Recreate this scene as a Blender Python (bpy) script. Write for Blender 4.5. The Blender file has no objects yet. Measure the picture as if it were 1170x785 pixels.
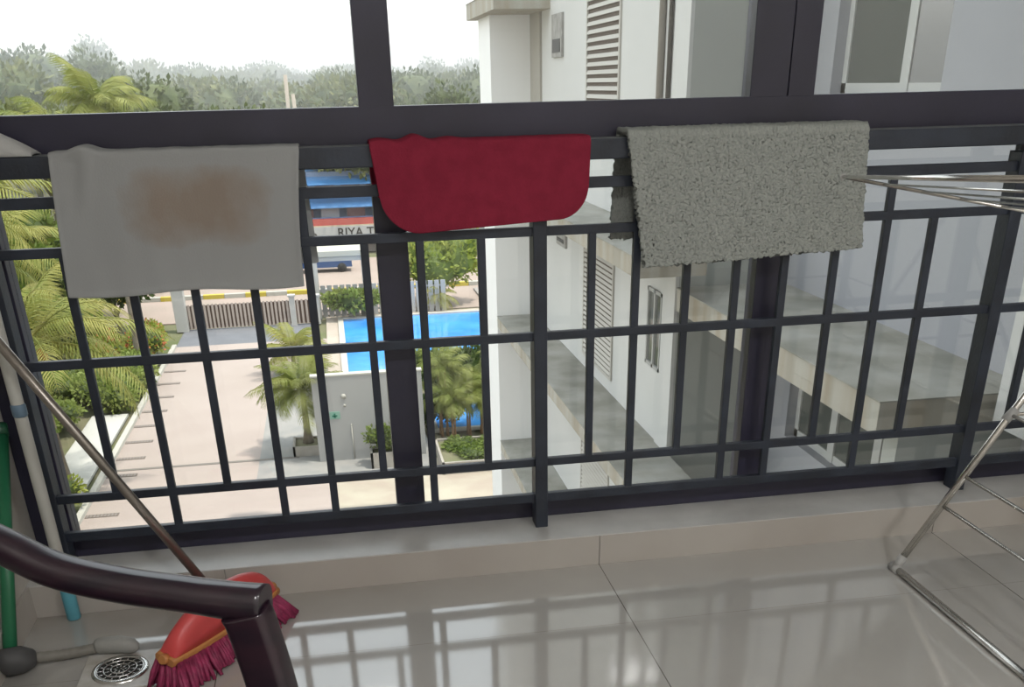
import bpy, bmesh, math, random
from mathutils import Vector, Matrix, Euler, noise
PI = math.pi
FILL = 34
SC = bpy.context.scene
COL = SC.collection
rnd = random.Random(7)

# ---------------------------------------------------------------- materials
MATS = {}
def nodes_of(m):
    m.use_nodes = True
    nt = m.node_tree
    return nt, nt.nodes, nt.links
def mat(name, col, rough=.6, metal=0., spec=.5, var=0., vscale=8., bump=0., bscale=60., coat=0., col2=None, trans=0.,
        detail=6., stretch=None):
    """principled material, base colour varied by object-space noise between col and col2"""
    if name in MATS: return MATS[name]
    m = bpy.data.materials.new(name); nt, N, L = nodes_of(m)
    b = N['Principled BSDF']; b.inputs['Roughness'].default_value = rough
    b.inputs['Metallic'].default_value = metal; b.inputs['Specular IOR Level'].default_value = spec
    b.inputs['Coat Weight'].default_value = coat; b.inputs['Coat Roughness'].default_value = .08
    c = (*col, 1)
    b.inputs['Base Color'].default_value = c
    tc = N.new('ShaderNodeTexCoord'); src = tc.outputs['Object']
    if stretch:
        mp = N.new('ShaderNodeMapping'); mp.inputs['Scale'].default_value = stretch
        L.new(src, mp.inputs['Vector']); src = mp.outputs['Vector']
    if var > 0 or col2:
        n = N.new('ShaderNodeTexNoise'); n.inputs['Scale'].default_value = vscale; n.inputs['Detail'].default_value = detail
        L.new(src, n.inputs['Vector'])
        r = N.new('ShaderNodeValToRGB')
        r.color_ramp.elements[0].position = .35; r.color_ramp.elements[1].position = .65
        if col2 is None:
            r.color_ramp.elements[0].color = tuple(x*(1-var) for x in col)+(1,)
            r.color_ramp.elements[1].color = tuple(min(1, x*(1+var)) for x in col)+(1,)
        else:
            r.color_ramp.elements[0].color = c; r.color_ramp.elements[1].color = (*col2, 1)
        L.new(n.outputs['Fac'], r.inputs['Fac']); L.new(r.outputs['Color'], b.inputs['Base Color'])
    if bump > 0:
        n2 = N.new('ShaderNodeTexNoise'); n2.inputs['Scale'].default_value = bscale; n2.inputs['Detail'].default_value = 4
        L.new(src, n2.inputs['Vector'])
        bp = N.new('ShaderNodeBump'); bp.inputs['Strength'].default_value = bump; bp.inputs['Distance'].default_value = .01
        L.new(n2.outputs['Fac'], bp.inputs['Height']); L.new(bp.outputs['Normal'], b.inputs['Normal'])
    if trans > 0:
        out = N['Material Output']; t = N.new('ShaderNodeBsdfTranslucent'); mx = N.new('ShaderNodeMixShader')
        mx.inputs[0].default_value = trans
        if var > 0 or col2: L.new(r.outputs['Color'], t.inputs['Color'])
        else: t.inputs['Color'].default_value = c
        L.new(b.outputs[0], mx.inputs[1]); L.new(t.outputs[0], mx.inputs[2]); L.new(mx.outputs[0], out.inputs['Surface'])
    MATS[name] = m
    return m

def glass_mat(name, tint=(1, 1, 1), dark=0.):
    if name in MATS: return MATS[name]
    m = bpy.data.materials.new(name); nt, N, L = nodes_of(m)
    N.remove(N['Principled BSDF']); out = N['Material Output']
    fr = N.new('ShaderNodeFresnel'); fr.inputs['IOR'].default_value = 1.5
    g = N.new('ShaderNodeBsdfGlossy'); g.inputs['Roughness'].default_value = .01
    if dark:
        t = N.new('ShaderNodeBsdfDiffuse'); t.inputs['Color'].default_value = (*tint, 1)
    else:
        t = N.new('ShaderNodeBsdfTransparent'); t.inputs['Color'].default_value = (*tint, 1)
    mx = N.new('ShaderNodeMixShader')
    L.new(fr.outputs[0], mx.inputs[0]); L.new(t.outputs[0], mx.inputs[1]); L.new(g.outputs[0], mx.inputs[2])
    L.new(mx.outputs[0], out.inputs['Surface'])
    MATS[name] = m; return m

# ---------------------------------------------------------------- mesh helpers
def box(bm, x0, x1, y0, y1, z0, z1, bev=0., mi=0):
    r = bmesh.ops.create_cube(bm, size=1)
    for v in r['verts']:
        v.co = Vector(((x0+x1)/2+v.co.x*(x1-x0), (y0+y1)/2+v.co.y*(y1-y0), (z0+z1)/2+v.co.z*(z1-z0)))
    fs = set(f for v in r['verts'] for f in v.link_faces)
    if bev > 0:
        es = list({e for f in fs for e in f.edges})
        q = bmesh.ops.bevel(bm, geom=es, offset=bev, segments=2, affect='EDGES', profile=.5)
        fs = set(q['faces']) | {f for f in fs if f.is_valid}
    for f in fs:
        if f.is_valid: f.material_index = mi
def tube(bm, pts, rad, seg=12, cap=True, smooth=True):
    """sweep a circle along points; rad a number or a list"""
    pts = [Vector(p) for p in pts]; n = len(pts)
    rads = rad if isinstance(rad, (list, tuple)) else [rad]*n
    rings = []; prev = None
    for i, p in enumerate(pts):
        if i == 0: t = pts[1]-pts[0]
        elif i == n-1: t = pts[-1]-pts[-2]
        else: t = (pts[i+1]-pts[i]).normalized()+(pts[i]-pts[i-1]).normalized()
        t.normalize()
        if prev is None:
            a = Vector((0, 0, 1)) if abs(t.z) < .9 else Vector((1, 0, 0))
            u = t.cross(a).normalized()
        else:
            u = prev-t*prev.dot(t)
            u = u.normalized() if u.length > 1e-6 else t.orthogonal().normalized()
        prev = u; w = t.cross(u)
        rings.append([bm.verts.new(p+(u*math.cos(2*PI*k/seg)+w*math.sin(2*PI*k/seg))*rads[i]) for k in range(seg)])
    for i in range(n-1):
        for k in range(seg):
            f = bm.faces.new((rings[i][k], rings[i][(k+1) % seg], rings[i+1][(k+1) % seg], rings[i+1][k])); f.smooth = smooth
    if cap:
        bm.faces.new(rings[0][::-1]); bm.faces.new(rings[-1])
def sweep_rect(bm, pts, w, h, side, round_=.35, seg=4):
    """sweep a rounded rectangle (w across 'side', h across the other axis)"""
    pts = [Vector(p) for p in pts]; n = len(pts); rings = []
    ws = w if isinstance(w, list) else [w]*n; hs = h if isinstance(h, list) else [h]*n
    for i, p in enumerate(pts):
        t = (pts[min(i+1, n-1)]-pts[max(i-1, 0)]).normalized()
        s = side if isinstance(side, Vector) else side[i]
        u = (s-t*s.dot(t)).normalized(); v = t.cross(u)
        r = min(ws[i], hs[i])*round_; ring = []
        for (cx, cy, a0) in ((1, 1, 0), (-1, 1, 90), (-1, -1, 180), (1, -1, 270)):
            for k in range(seg+1):
                a = math.radians(a0+90*k/seg)
                x = cx*(ws[i]/2-r)+math.cos(a)*r; y = cy*(hs[i]/2-r)+math.sin(a)*r
                ring.append(bm.verts.new(p+u*x+v*y))
        rings.append(ring)
    m = len(rings[0])
    for i in range(n-1):
        for k in range(m):
            f = bm.faces.new((rings[i][k], rings[i][(k+1) % m], rings[i+1][(k+1) % m], rings[i+1][k])); f.smooth = True
    bm.faces.new(rings[0][::-1]); bm.faces.new(rings[-1])
def lathe(bm, prof, loc=(0, 0, 0), seg=32, M=None):
    """revolve (r,z) profile round z"""
    M = M or Matrix.Translation(loc); rings = []
    for r, z in prof:
        rings.append([bm.verts.new(M @ Vector((max(r, 1e-4)*math.cos(2*PI*k/seg), max(r, 1e-4)*math.sin(2*PI*k/seg), z))) for k in range(seg)])
    for i in range(len(prof)-1):
        for k in range(seg):
            f = bm.faces.new((rings[i][k], rings[i][(k+1) % seg], rings[i+1][(k+1) % seg], rings[i+1][k])); f.smooth = True
def spline(pts, n):
    """Catmull-Rom through pts"""
    P = [Vector(p) for p in pts]; P = [P[0]*2-P[1]]+P+[P[-1]*2-P[-2]]; out = []
    for i in range(1, len(P)-2):
        for k in range(n):
            t = k/n; a, b, c, d = P[i-1], P[i], P[i+1], P[i+2]
            out.append(.5*((2*b)+(c-a)*t+(2*a-5*b+4*c-d)*t*t+(3*b-a-3*c+d)*t**3))
    out.append(P[-2]); return out
def link(o, parent=None):
    COL.objects.link(o)
    if parent is not None: o.parent = parent
    return o
def obj(name, bm, m, parent=None, loc=None, recalc=True, smooth=None):
    me = bpy.data.meshes.new(name)
    if recalc: bmesh.ops.recalc_face_normals(bm, faces=bm.faces)
    bm.to_mesh(me); bm.free()
    for mm in (m if isinstance(m, (list, tuple)) else [m]): me.materials.append(mm)
    if smooth is not None:
        for p in me.polygons: p.use_smooth = smooth
    o = bpy.data.objects.new(name, me)
    if loc is not None: o.location = loc
    return link(o, parent)
def tag(o, label, cat, group=None, kind=None):
    if label: o['label'] = label
    if cat: o['category'] = cat
    if group: o['group'] = group
    if kind: o['kind'] = kind
    return o
def thing(name, label, cat, loc=(0, 0, 0), rz=0, group=None):
    o = bpy.data.objects.new(name, None); o.empty_display_size = .1
    o.location = loc; o.rotation_euler = (0, 0, rz); link(o)
    return tag(o, label, cat, group)
def struct(name, bm, m, parent=None):
    o = obj(name, bm, m, parent)
    if parent is None: o['kind'] = 'structure'
    return o
def bx(name, dims, m, parent=None, bev=0., st=False):
    bm = bmesh.new(); box(bm, *dims, bev=bev)
    return struct(name, bm, m, parent) if st else obj(name, bm, m, parent)
def copy_tree(src, parent=None):
    c = src.copy(); link(c)
    if parent is not None: c.parent = parent
    for ch in list(src.children):
        if ch.parent == src: copy_tree(ch, c)
    return c
def place(proto, first, loc, rz=0., s=1., label=None, group=None):
    o = proto if first else copy_tree(proto)
    o.location = loc; o.rotation_euler = (0, 0, rz)
    o.scale = (s, s, s) if not isinstance(s, tuple) else s
    if label: o['label'] = label
    if group: o['group'] = group
    return o

# ================================================================ camera
R = ((.986857, -.161109, -.010939), (0, 0, 0), (0, 0, 0))
yaw, pit, rol = .161777, .4935186, .0230761
cy, sy, cp, sp = math.cos(yaw), math.sin(yaw), math.cos(pit), math.sin(pit)
fwd = Vector((sy*cp, cy*cp, -sp)); rt = Vector((cy, -sy, 0)); dn = fwd.cross(rt)
r2 = rt*math.cos(rol)+dn*math.sin(rol); d2 = dn*math.cos(rol)-rt*math.sin(rol)
cam = bpy.data.cameras.new('camera'); co = bpy.data.objects.new('camera', cam); link(co)
Mx = Matrix((r2, -d2, -fwd)).transposed().to_4x4(); Mx.translation = Vector((-.49705, -2.54201, 1.217))
co.matrix_world = Mx
cam.sensor_fit = 'HORIZONTAL'; cam.sensor_width = 36; cam.lens = 36*1115.96/1170
cam.shift_y = (693.94-392.5)/1170; cam.shift_x = 0
cam.clip_start = .05; cam.clip_end = 3000
SC.camera = co

# ================================================================ light
w = bpy.data.worlds.new('sky'); SC.world = w; nt, N, L = nodes_of(w)
bg = N['Background']; bg.inputs['Strength'].default_value = 2.4
tc = N.new('ShaderNodeTexCoord'); sx = N.new('ShaderNodeSeparateXYZ'); L.new(tc.outputs['Generated'], sx.inputs[0])
rp = N.new('ShaderNodeValToRGB'); L.new(sx.outputs['Z'], rp.inputs['Fac'])
rp.color_ramp.elements[0].position = 0.; rp.color_ramp.elements[0].color = (.93, .93, .92, 1)
rp.color_ramp.elements[1].position = .5; rp.color_ramp.elements[1].color = (.86, .93, 1., 1)
L.new(rp.outputs['Color'], bg.inputs['Color'])
sd = Vector((.28, -.13, .95)).normalized()
sun = bpy.data.lights.new('sun', 'SUN'); sun.energy = 4.8; sun.angle = .012; sun.color = (1, .93, .83)
so = bpy.data.objects.new('sun', sun); link(so)
so.rotation_euler = sd.to_track_quat('Z', 'Y').to_euler(); so.location = (20, -10, 45)
SC.view_settings.view_transform = 'Standard'; SC.view_settings.look = 'None'
SC.view_settings.exposure = 0.; SC.view_settings.gamma = 1; SC.view_settings.use_curve_mapping = False

# ================================================================ material set
M_frame = mat('frame powder coat', (.026, .0245, .046), rough=.38, var=.25, vscale=3, bump=.04, bscale=150)
M_rail = mat('railing paint', (.020, .026, .040), rough=.45, var=.3, vscale=9, bump=.1, bscale=110)
M_white = mat('interior wall paint', (.72, .70, .66), rough=.7, var=.04, vscale=2)
M_ledge = mat('ledge stone', (.46, .455, .44), rough=.35, col2=(.55, .545, .53), vscale=7, bump=.08, bscale=40)
M_glass = glass_mat('window glass', (.97, .98, .97))
M_steel = mat('stainless steel', (.66, .64, .60), rough=.22, metal=1, var=.08, vscale=30)

# tile floor: polished vitrified, with joints (object coordinates = world)
def tile_mat():
    m = bpy.data.materials.new('polished floor tile'); nt, N, L = nodes_of(m); b = N['Principled BSDF']
    tc = N.new('ShaderNodeTexCoord'); s = N.new('ShaderNodeSeparateXYZ'); L.new(tc.outputs['Object'], s.inputs[0])
    def joint(axis, off, pitch, wid):
        a = N.new('ShaderNodeMath'); a.operation = 'SUBTRACT'; L.new(s.outputs[axis], a.inputs[0]); a.inputs[1].default_value = off
        p = N.new('ShaderNodeMath'); p.operation = 'PINGPONG'; L.new(a.outputs[0], p.inputs[0]); p.inputs[1].default_value = pitch/2
        c = N.new('ShaderNodeMath'); c.operation = 'LESS_THAN'; L.new(p.outputs[0], c.inputs[0]); c.inputs[1].default_value = wid
        return c
    # PINGPONG has period = pitch and its zero on the joint line
    jx = joint('X', .155, 1.027, .0012); jy = joint('Y', -.452, .62, .0007)
    n = N.new('ShaderNodeTexNoise'); n.inputs['Scale'].default_value = 1.6; n.inputs['Detail'].default_value = 8
    L.new(tc.outputs['Object'], n.inputs['Vector'])
    r = N.new('ShaderNodeValToRGB'); r.color_ramp.elements[0].position = .3; r.color_ramp.elements[1].position = .7
    r.color_ramp.elements[0].color = (.40, .385, .36, 1); r.color_ramp.elements[1].color = (.47, .46, .435, 1)
    L.new(n.outputs['Fac'], r.inputs['Fac'])
    # dirt that has collected along the ledge and in the drain corner
    n3 = N.new('ShaderNodeTexNoise'); n3.inputs['Scale'].default_value = 5; L.new(tc.outputs['Object'], n3.inputs['Vector'])
    mr = N.new('ShaderNodeMapRange'); L.new(s.outputs['Y'], mr.inputs['Value'])
    mr.inputs['From Min'].default_value = -.26; mr.inputs['From Max'].default_value = -.11
    mu = N.new('ShaderNodeMath'); mu.operation = 'MULTIPLY'; L.new(mr.outputs[0], mu.inputs[0]); L.new(n3.outputs['Fac'], mu.inputs[1])
    mrx = N.new('ShaderNodeMapRange'); L.new(s.outputs['X'], mrx.inputs['Value'])
    mrx.inputs['From Min'].default_value = .3; mrx.inputs['From Max'].default_value = -1.2
    mu2 = N.new('ShaderNodeMath'); mu2.operation = 'MULTIPLY'; L.new(mu.outputs[0], mu2.inputs[0]); L.new(mrx.outputs[0], mu2.inputs[1])
    md = N.new('ShaderNodeMix'); md.data_type = 'RGBA'; L.new(mu2.outputs[0], md.inputs['Factor'])
    L.new(r.outputs['Color'], md.inputs['A']); md.inputs['B'].default_value = (.20, .165, .13, 1)
    mx = N.new('ShaderNodeMix'); mx.data_type = 'RGBA'; L.new(jx.outputs[0], mx.inputs['Factor'])
    L.new(md.outputs['Result'], mx.inputs['A']); mx.inputs['B'].default_value = (.10, .09, .075, 1)
    my = N.new('ShaderNodeMix'); my.data_type = 'RGBA'; L.new(jy.outputs[0], my.inputs['Factor'])
    L.new(mx.outputs['Result'], my.inputs['A']); my.inputs['B'].default_value = (.30, .28, .25, 1)
    L.new(my.outputs['Result'], b.inputs['Base Color'])
    n2 = N.new('ShaderNodeTexNoise'); n2.inputs['Scale'].default_value = 6; L.new(tc.outputs['Object'], n2.inputs['Vector'])
    rr = N.new('ShaderNodeMapRange'); L.new(n2.outputs['Fac'], rr.inputs['Value']); rr.inputs['To Min'].default_value = .05; rr.inputs['To Max'].default_value = .11
    L.new(rr.outputs[0], b.inputs['Roughness']); b.inputs['IOR'].default_value = 2.1
    return m
M_floor = tile_mat()

# ================================================================ balcony shell
XL, XR, YB, ZC = -1.373, 2.34, -4.3, 2.72
bx('floor', (XL-.15, XR+.15, YB-.15, .132, -.16, 0), M_floor, st=True)
bx('ceiling', (XL-.15, XR+.15, YB-.15, .132, ZC, ZC+.16), M_white, st=True)
bm = bmesh.new(); box(bm, XL-.15, XL, YB, .132, 0, ZC)
struct('wall_left', bm, mat('left wall paint', (.60, .57, .52), rough=.6, var=.1, vscale=5))
bx('wall_right', (XR, XR+.15, YB, .132, 0, ZC), M_white, st=True)
bx('wall_back', (XL, XR, YB-.15, YB, 0, ZC), M_white, st=True)
# skirting tile on the left wall
bx('baseboard_left', (XL, XL+.008, YB, -.106, 0, .092), mat('skirting tile', (.47, .44, .40), rough=.3, var=.08, vscale=4), bev=.001, st=True)
# raised ledge under the railing, two tones: pale top slab and warmer tiled face
bm = bmesh.new(); box(bm, XL, XR, -.100, .132, 0, .090); box(bm, XL, XR, -.106, .132, .0885, .092, bev=.001)
struct('trim_1', bm, M_ledge)
M_face = mat('ledge face tile', (.40, .365, .33), rough=.3, col2=(.45, .42, .385), vscale=3)
bm = bmesh.new()
xs = [XL, -.872, .155, 1.182, 2.209, XR]
for a, b in zip(xs[:-1], xs[1:]): box(bm, a+.001, b-.001, -.1065, -.0995, .0, .0885, bev=.0006)
struct('trim_2', bm, M_face)

# glazing
YG = .06
W = thing('window_1', None, None); W['kind'] = 'structure'
bm = bmesh.new(); box(bm, XL, XR, YG, YG+.07, .092, .140, bev=.002); box(bm, XL, XR, YG+.012, YG+.05, .14, .148)
obj('bottom_track', bm, M_frame, W)
bx('track_glint', (-1.26, -.01, YG-.003, YG+.004, .1400, .1425), mat('pale track glint', (.55, .55, .56), rough=.5), W)  # pale strip paints the sky light caught along the track top
bx('transom', (XL, XR, YG, YG+.075, 1.052, 1.1725), M_frame, W, bev=.002)
bx('top_frame', (XL, XR, YG, YG+.07, 2.60, ZC), M_frame, W, bev=.002)
for a, b in ((XL, XL+.10), (XR-.10, XR)): bx('jamb', (a, b, YG-.001, YG+.069, .092, ZC), M_frame, W, bev=.002)
for a, b in ((-.395, -.316), (.618, .701), (1.66, 1.745)): bx('mullion', (a, b, YG+.002, YG+.06, .14, 1.06), M_frame, W, bev=.002)
for a, b in ((-.409, -.327), (.558, .6565), (.6585, .728), (1.60, 1.70)): bx('sash_stile', (a, b, YG+.001, YG+.06, 1.168, 2.61), M_frame, W, bev=.002)
cols = [XL+.1, -.36, .66, 1.70, XR-.1]
for a, b in zip(cols[:-1], cols[1:]):
    bx('pane', (a, b, YG+.030, YG+.036, .145, 1.06), M_glass, W)
    bx('pane', (a, b, YG+.030, YG+.036, 1.165, 2.62), M_glass, W)

# our own facade round the opening (shades the inner corner of the courtyard)
M_fac = mat('outer facade paint', (.30, .30, .29), rough=.8, var=.06, vscale=.7)
bm = bmesh.new()
box(bm, -9, XL-.15, .0, .132, -10.5, 13); box(bm, XR+.15, 5.7, .0, .132, -10.5, 13)
box(bm, XL-.15, XR+.15, .0, .132, ZC+.16, 13); box(bm, XL-.15, XR+.15, .0, .132, -10.5, -.16)
struct('wall_front', bm, M_fac)

# fill lights added out of view behind the camera to brighten the balcony
first_fill = None
for (x, y) in ((-.45, -3.1), (1.35, -3.1)):
    t = thing('fill_light', 'added round fill light, out of view at the left of the balcony ceiling' if x < 0 else 'added round fill light, out of view at the right of the balcony ceiling', 'light', (x, y, ZC-.07))
    bm = bmesh.new(); lathe(bm, [(0, .07), (.20, .07), (.21, .03), (.20, 0), (.185, -.004)], seg=40); obj('fill_light_housing', bm, M_white, t)
    bm = bmesh.new(); lathe(bm, [(0, -.02), (.10, -.018), (.17, -.008), (.185, .0)], seg=40)
    dm = mat('fill light diffuser', (.9, .9, .9)); dm.node_tree.nodes['Principled BSDF'].inputs['Emission Color'].default_value = (1, .96, .9, 1); dm.node_tree.nodes['Principled BSDF'].inputs['Emission Strength'].default_value = 3
    obj('fill_light_diffuser', bm, dm, t)
    al = bpy.data.lights.new('fill_lamp', 'AREA'); al.shape = 'DISK'; al.size = .36; al.energy = FILL; al.color = (1, .99, .98)
    ao = bpy.data.objects.new('fill_lamp', al); link(ao, t); ao.location = (0, 0, -.03)

# ================================================================ railing
RL = thing('balcony_railing', 'dark blue black metal railing with square handrail standing on the pale ledge', 'railing', (0, 0, .092))
def rp_(name, dims, bev=.002):
    x0, x1, y0, y1, z0, z1 = dims
    return bx(name, (x0, x1, y0, y1, z0-.092, z1-.092), M_rail, RL, bev=bev)
P = 1.268
rp_('handrail', (XL+.002, XR-.002, -.034, .050, 1.048, 1.093), .003)
zr = {'R1': .9955, 'R2': .8877, 'R3': .6288, 'R4': .2830, 'R5': .178}
bx('rail_sheen', (XL+.004, XR-.004, -.031, .047, 1.0930-.092, 1.0938-.092), mat('painted sky sheen', (.17, .18, .19), rough=.8, col2=(.11, .12, .13), vscale=25), RL)['label'] = 'painted sky sheen on top of the handrail'  # thin pale layer paints the sky's sheen onto the handrail top
for k, zc in zr.items():
    h = .011 if k in ('R3', 'R4', 'R2') else .0125
    rp_('rail', (-1.30, XR-.004, -.009, .009, zc-h, zc+h), .0015)
for i in (-1, 0, 1):
    c = i*P+.007 if i else .007
    if i == 1: c = 1.302
    if i == -1: c = -1.290
    rp_('post', (c-.0175, c+.0175, -.020, .036, .092, 1.031), .002)
    rp_('bracket', (c-.006, c+.006, .008, .030, 1.029, 1.050), 0)
def baluster(x, long):
    h = .010
    z0, z1 = (.178, .9955) if long else (.283, .8877)
    rp_('baluster', (x-h, x+h, -.0085, .0085, z0, z1), .0015)
for i, (a, b) in enumerate(((-1.273, .007), (.007, 1.285))):
    for k in range(1, 9):
        x = {0: (-1.124, -.984, -.841, -.701, -.566, -.427, -.292, -.139), 1: (.144, .262, .399, .535, .668, .808, .944, 1.077)}[i][k-1]
        baluster(x, k in (2, 4, 5, 7))
for k, x in enumerate((1.43, 1.57, 1.71, 1.85, 1.99, 2.13, 2.26)): baluster(x, k in (1, 3, 4, 6))

# ================================================================ cloths on the handrail
def drape(name, label, cat, m, X0, X1, lf, lb, prof_y=.006, thick=.004, nu=80, nvf=40, xs_f=None, xs_b=None, wob=.002, seed=1,
          disp=None, lump=None, sub=1, smooth=True):
    """cloth over the handrail. lf(u)/lb(u): length hanging in front / behind below the rail top"""
    yt0, yt1, zt = -.034-prof_y, .050+prof_y*.6, 1.093+prof_y
    bm = bmesh.new(); grid = []
    nb = max(6, nvf//2); nt_ = 8
    for i in range(nu+1):
        u = i/nu; x = X0+(X1-X0)*u; row = []
        F, B = lf(u), lb(u)
        for j in range(nb, 0, -1):
            t = j/nb; z = zt-.01-B*t; row.append((x+(xs_b(u, t) if xs_b else 0), yt1+wob*.3*math.sin(x*30+z*20), z, 2, t))
        for j in range(nt_+1):
            a = PI*j/nt_; ym = (yt0+yt1)/2; hy = (yt1-yt0)/2
            c = math.cos(a); s = math.sin(a)
            row.append((x, ym+hy*math.copysign(abs(c)**.35, c), zt-.01+.010*s**.4 if s > 0 else zt-.01, 0, 0))
        for j in range(1, nvf+1):
            t = j/nvf; z = zt-.01-F*t
            row.append((x+(xs_f(u, t) if xs_f else 0), yt0, z, 1, t))
        grid.append(row)
    V = []
    for i, row in enumerate(grid):
        u = i/nu; vr = []
        for (x, y, z, k, t) in row:
            p = Vector((x, y, z)); n1 = noise.noise(Vector((x*7, z*3, seed*3.1)))
            n2 = noise.noise(Vector((x*22, z*9, seed*7.7)))
            if k == 1: p.y -= max(0, wob*(1.2+2.0*n1+.7*n2)*min(1, t*4))
            if k == 2: p.y += 0
            if k == 0: p.z += abs(wob*n2)*.6
            if lump: p += Vector(lump(u, t, k, x, z))
            if disp: p += Vector(disp(x, y, z, k))
            vr.append(bm.verts.new(p))
        V.append(vr)
    for i in range(nu):
        for j in range(len(V[0])-1):
            f = bm.faces.new((V[i][j], V[i+1][j], V[i+1][j+1], V[i][j+1])); f.smooth = smooth
    o = obj(name, bm, m); tag(o, label, cat)
    s = o.modifiers.new('thickness', 'SOLIDIFY'); s.thickness = thick; s.offset = 0; s.use_rim = True
    if sub:
        ss = o.modifiers.new('smooth', 'SUBSURF'); ss.levels = sub; ss.render_levels = sub
    return o

def towel_mat():
    m = bpy.data.materials.new('stained towel cotton'); nt, N, L = nodes_of(m); b = N['Principled BSDF']
    b.inputs['Roughness'].default_value = .95; b.inputs['Specular IOR Level'].default_value = .1
    tc = N.new('ShaderNodeTexCoord'); s = N.new('ShaderNodeSeparateXYZ'); L.new(tc.outputs['Object'], s.inputs[0])
    def axis(o, c, wv):
        a = N.new('ShaderNodeMath'); a.operation = 'SUBTRACT'; L.new(s.outputs[o], a.inputs[0]); a.inputs[1].default_value = c
        d = N.new('ShaderNodeMath'); d.operation = 'DIVIDE'; L.new(a.outputs[0], d.inputs[0]); d.inputs[1].default_value = wv
        e = N.new('ShaderNodeMath'); e.operation = 'POWER'; ab = N.new('ShaderNodeMath'); ab.operation = 'ABSOLUTE'
        L.new(d.outputs[0], ab.inputs[0]); L.new(ab.outputs[0], e.inputs[0]); e.inputs[1].default_value = 3.5; return e
    ax = axis('X', -.80, .165); az = axis('Z', .98, .088)
    sm = N.new('ShaderNodeMath'); sm.operation = 'ADD'; L.new(ax.outputs[0], sm.inputs[0]); L.new(az.outputs[0], sm.inputs[1])
    n = N.new('ShaderNodeTexNoise'); n.inputs['Scale'].default_value = 16; n.inputs['Detail'].default_value = 5; L.new(tc.outputs['Object'], n.inputs['Vector'])
    nm = N.new('ShaderNodeMath'); nm.operation = 'MULTIPLY_ADD'; L.new(n.outputs['Fac'], nm.inputs[0]); nm.inputs[1].default_value = 1.6; L.new(sm.outputs[0], nm.inputs[2])
    mr = N.new('ShaderNodeMapRange'); L.new(nm.outputs[0], mr.inputs['Value']); mr.inputs['From Min'].default_value = .8; mr.inputs['From Max'].default_value = 1.9
    mr.inputs['To Min'].default_value = 1; mr.inputs['To Max'].default_value = 0
    mx = N.new('ShaderNodeMix'); mx.data_type = 'RGBA'; L.new(mr.outputs[0], mx.inputs['Factor'])
    mx.inputs['A'].default_value = (.50, .51, .51, 1); mx.inputs['B'].default_value = (.43, .365, .31, 1)
    L.new(mx.outputs['Result'], b.inputs['Base Color'])
    n2 = N.new('ShaderNodeTexNoise'); n2.inputs['Scale'].default_value = 260; L.new(tc.outputs['Object'], n2.inputs['Vector'])
    bp = N.new('ShaderNodeBump'); bp.inputs['Strength'].default_value = .25; bp.inputs['Distance'].default_value = .003
    L.new(n2.outputs['Fac'], bp.inputs['Height']); L.new(bp.outputs['Normal'], b.inputs['Normal'])
    t = N.new('ShaderNodeBsdfTranslucent'); L.new(mx.outputs['Result'], t.inputs['Color'])
    ms = N.new('ShaderNodeMixShader'); ms.inputs[0].default_value = .38; L.new(b.outputs[0], ms.inputs[1]); L.new(t.outputs[0], ms.inputs[2])
    L.new(ms.outputs[0], N['Material Output'].inputs['Surface'])
    return m
def lump_white(u, t, k, x, z):
    a = math.exp(-((u-.15+.10*t)/.030)**2)*(1-min(1, t*2.0)) if k == 1 else 0
    if k == 0: a = math.exp(-((u-.13)/.05)**2)
    hem = .0025 if (k == 1 and (t > .955 or u > .985 or u < .012)) else 0
    return (0, -.010*a-hem, .012*a if k == 0 else 0)
drape('bath_towel', 'off white towel with a large brown stain, hanging on the handrail at left', 'towel', towel_mat(),
      -1.100, -.556, lambda u: .296+.004*math.sin(u*9), lambda u: .25+.01*u, xs_f=lambda u, t: -.022*t+(-.006*math.sin(t*3)*u),
      xs_b=lambda u, t: .004+.012*t, wob=.0035, seed=1, lump=lump_white, thick=.004)
def rounded(u, X0, X1, L0, L1, r0, r1):
    w_ = X1-X0; x = u*w_; L_ = L0+(L1-L0)*u
    if x < r0: L_ -= r0-math.sqrt(max(0, r0*r0-(r0-x)**2))
    if w_-x < r1: L_ -= r1-math.sqrt(max(0, r1*r1-(r1-(w_-x))**2))
    return max(.03, L_)
M_red = mat('crimson microfibre', (.29, .030, .058), rough=.95, spec=.08, var=.08, vscale=30, bump=.35, bscale=260, trans=.18)
def lump_red(u, t, k, x, z):
    if k == 0:
        a = max(0, 1-abs(u-.2)/.26); return (0, 0, .010*a*(.6+.6*math.sin(u*38)))
    if k == 1 and t < .5:
        a = max(0, 1-abs(u-.18)/.22)*(1-t*2); return (0, -.008*a*(.5+.6*math.sin(u*38+t*8)), 0)
    return (0, 0, 0)
drape('hand_towel', 'crimson red cloth with rounded lower corners folded over the handrail', 'towel', M_red,
      -.397, .128, lambda u: rounded(u, -.397, .128, .194, .168, .105, .075), lambda u: rounded(u, -.397, .128, .14, .13, .07, .07),
      xs_f=lambda u, t: .012*t*(1-u)-.004*t*u, wob=.003, seed=4, thick=.007, lump=lump_red, nu=100)
M_mat = mat('grey chenille pile', (.35, .375, .35), rough=1., spec=.05, col2=(.42, .44, .415), vscale=170, bump=.6, bscale=420, detail=2)
def fuzz(x, y, z, k):
    a = noise.noise(Vector((x*210, y*210, z*210))); b = noise.noise(Vector((x*320, y*320, z*320)+Vector((9, 2, 1)) if False else (x*320, y*320, z*320)))
    d = .0024*a+.0020*b
    return (.6*d+.0035*noise.noise(Vector((z*160, x*90, 3))), -d if k == 1 else (d if k == 2 else -d*.4), d if k == 0 else .5*d+.002*noise.noise(Vector((x*190, 5, z*40))))
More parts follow.
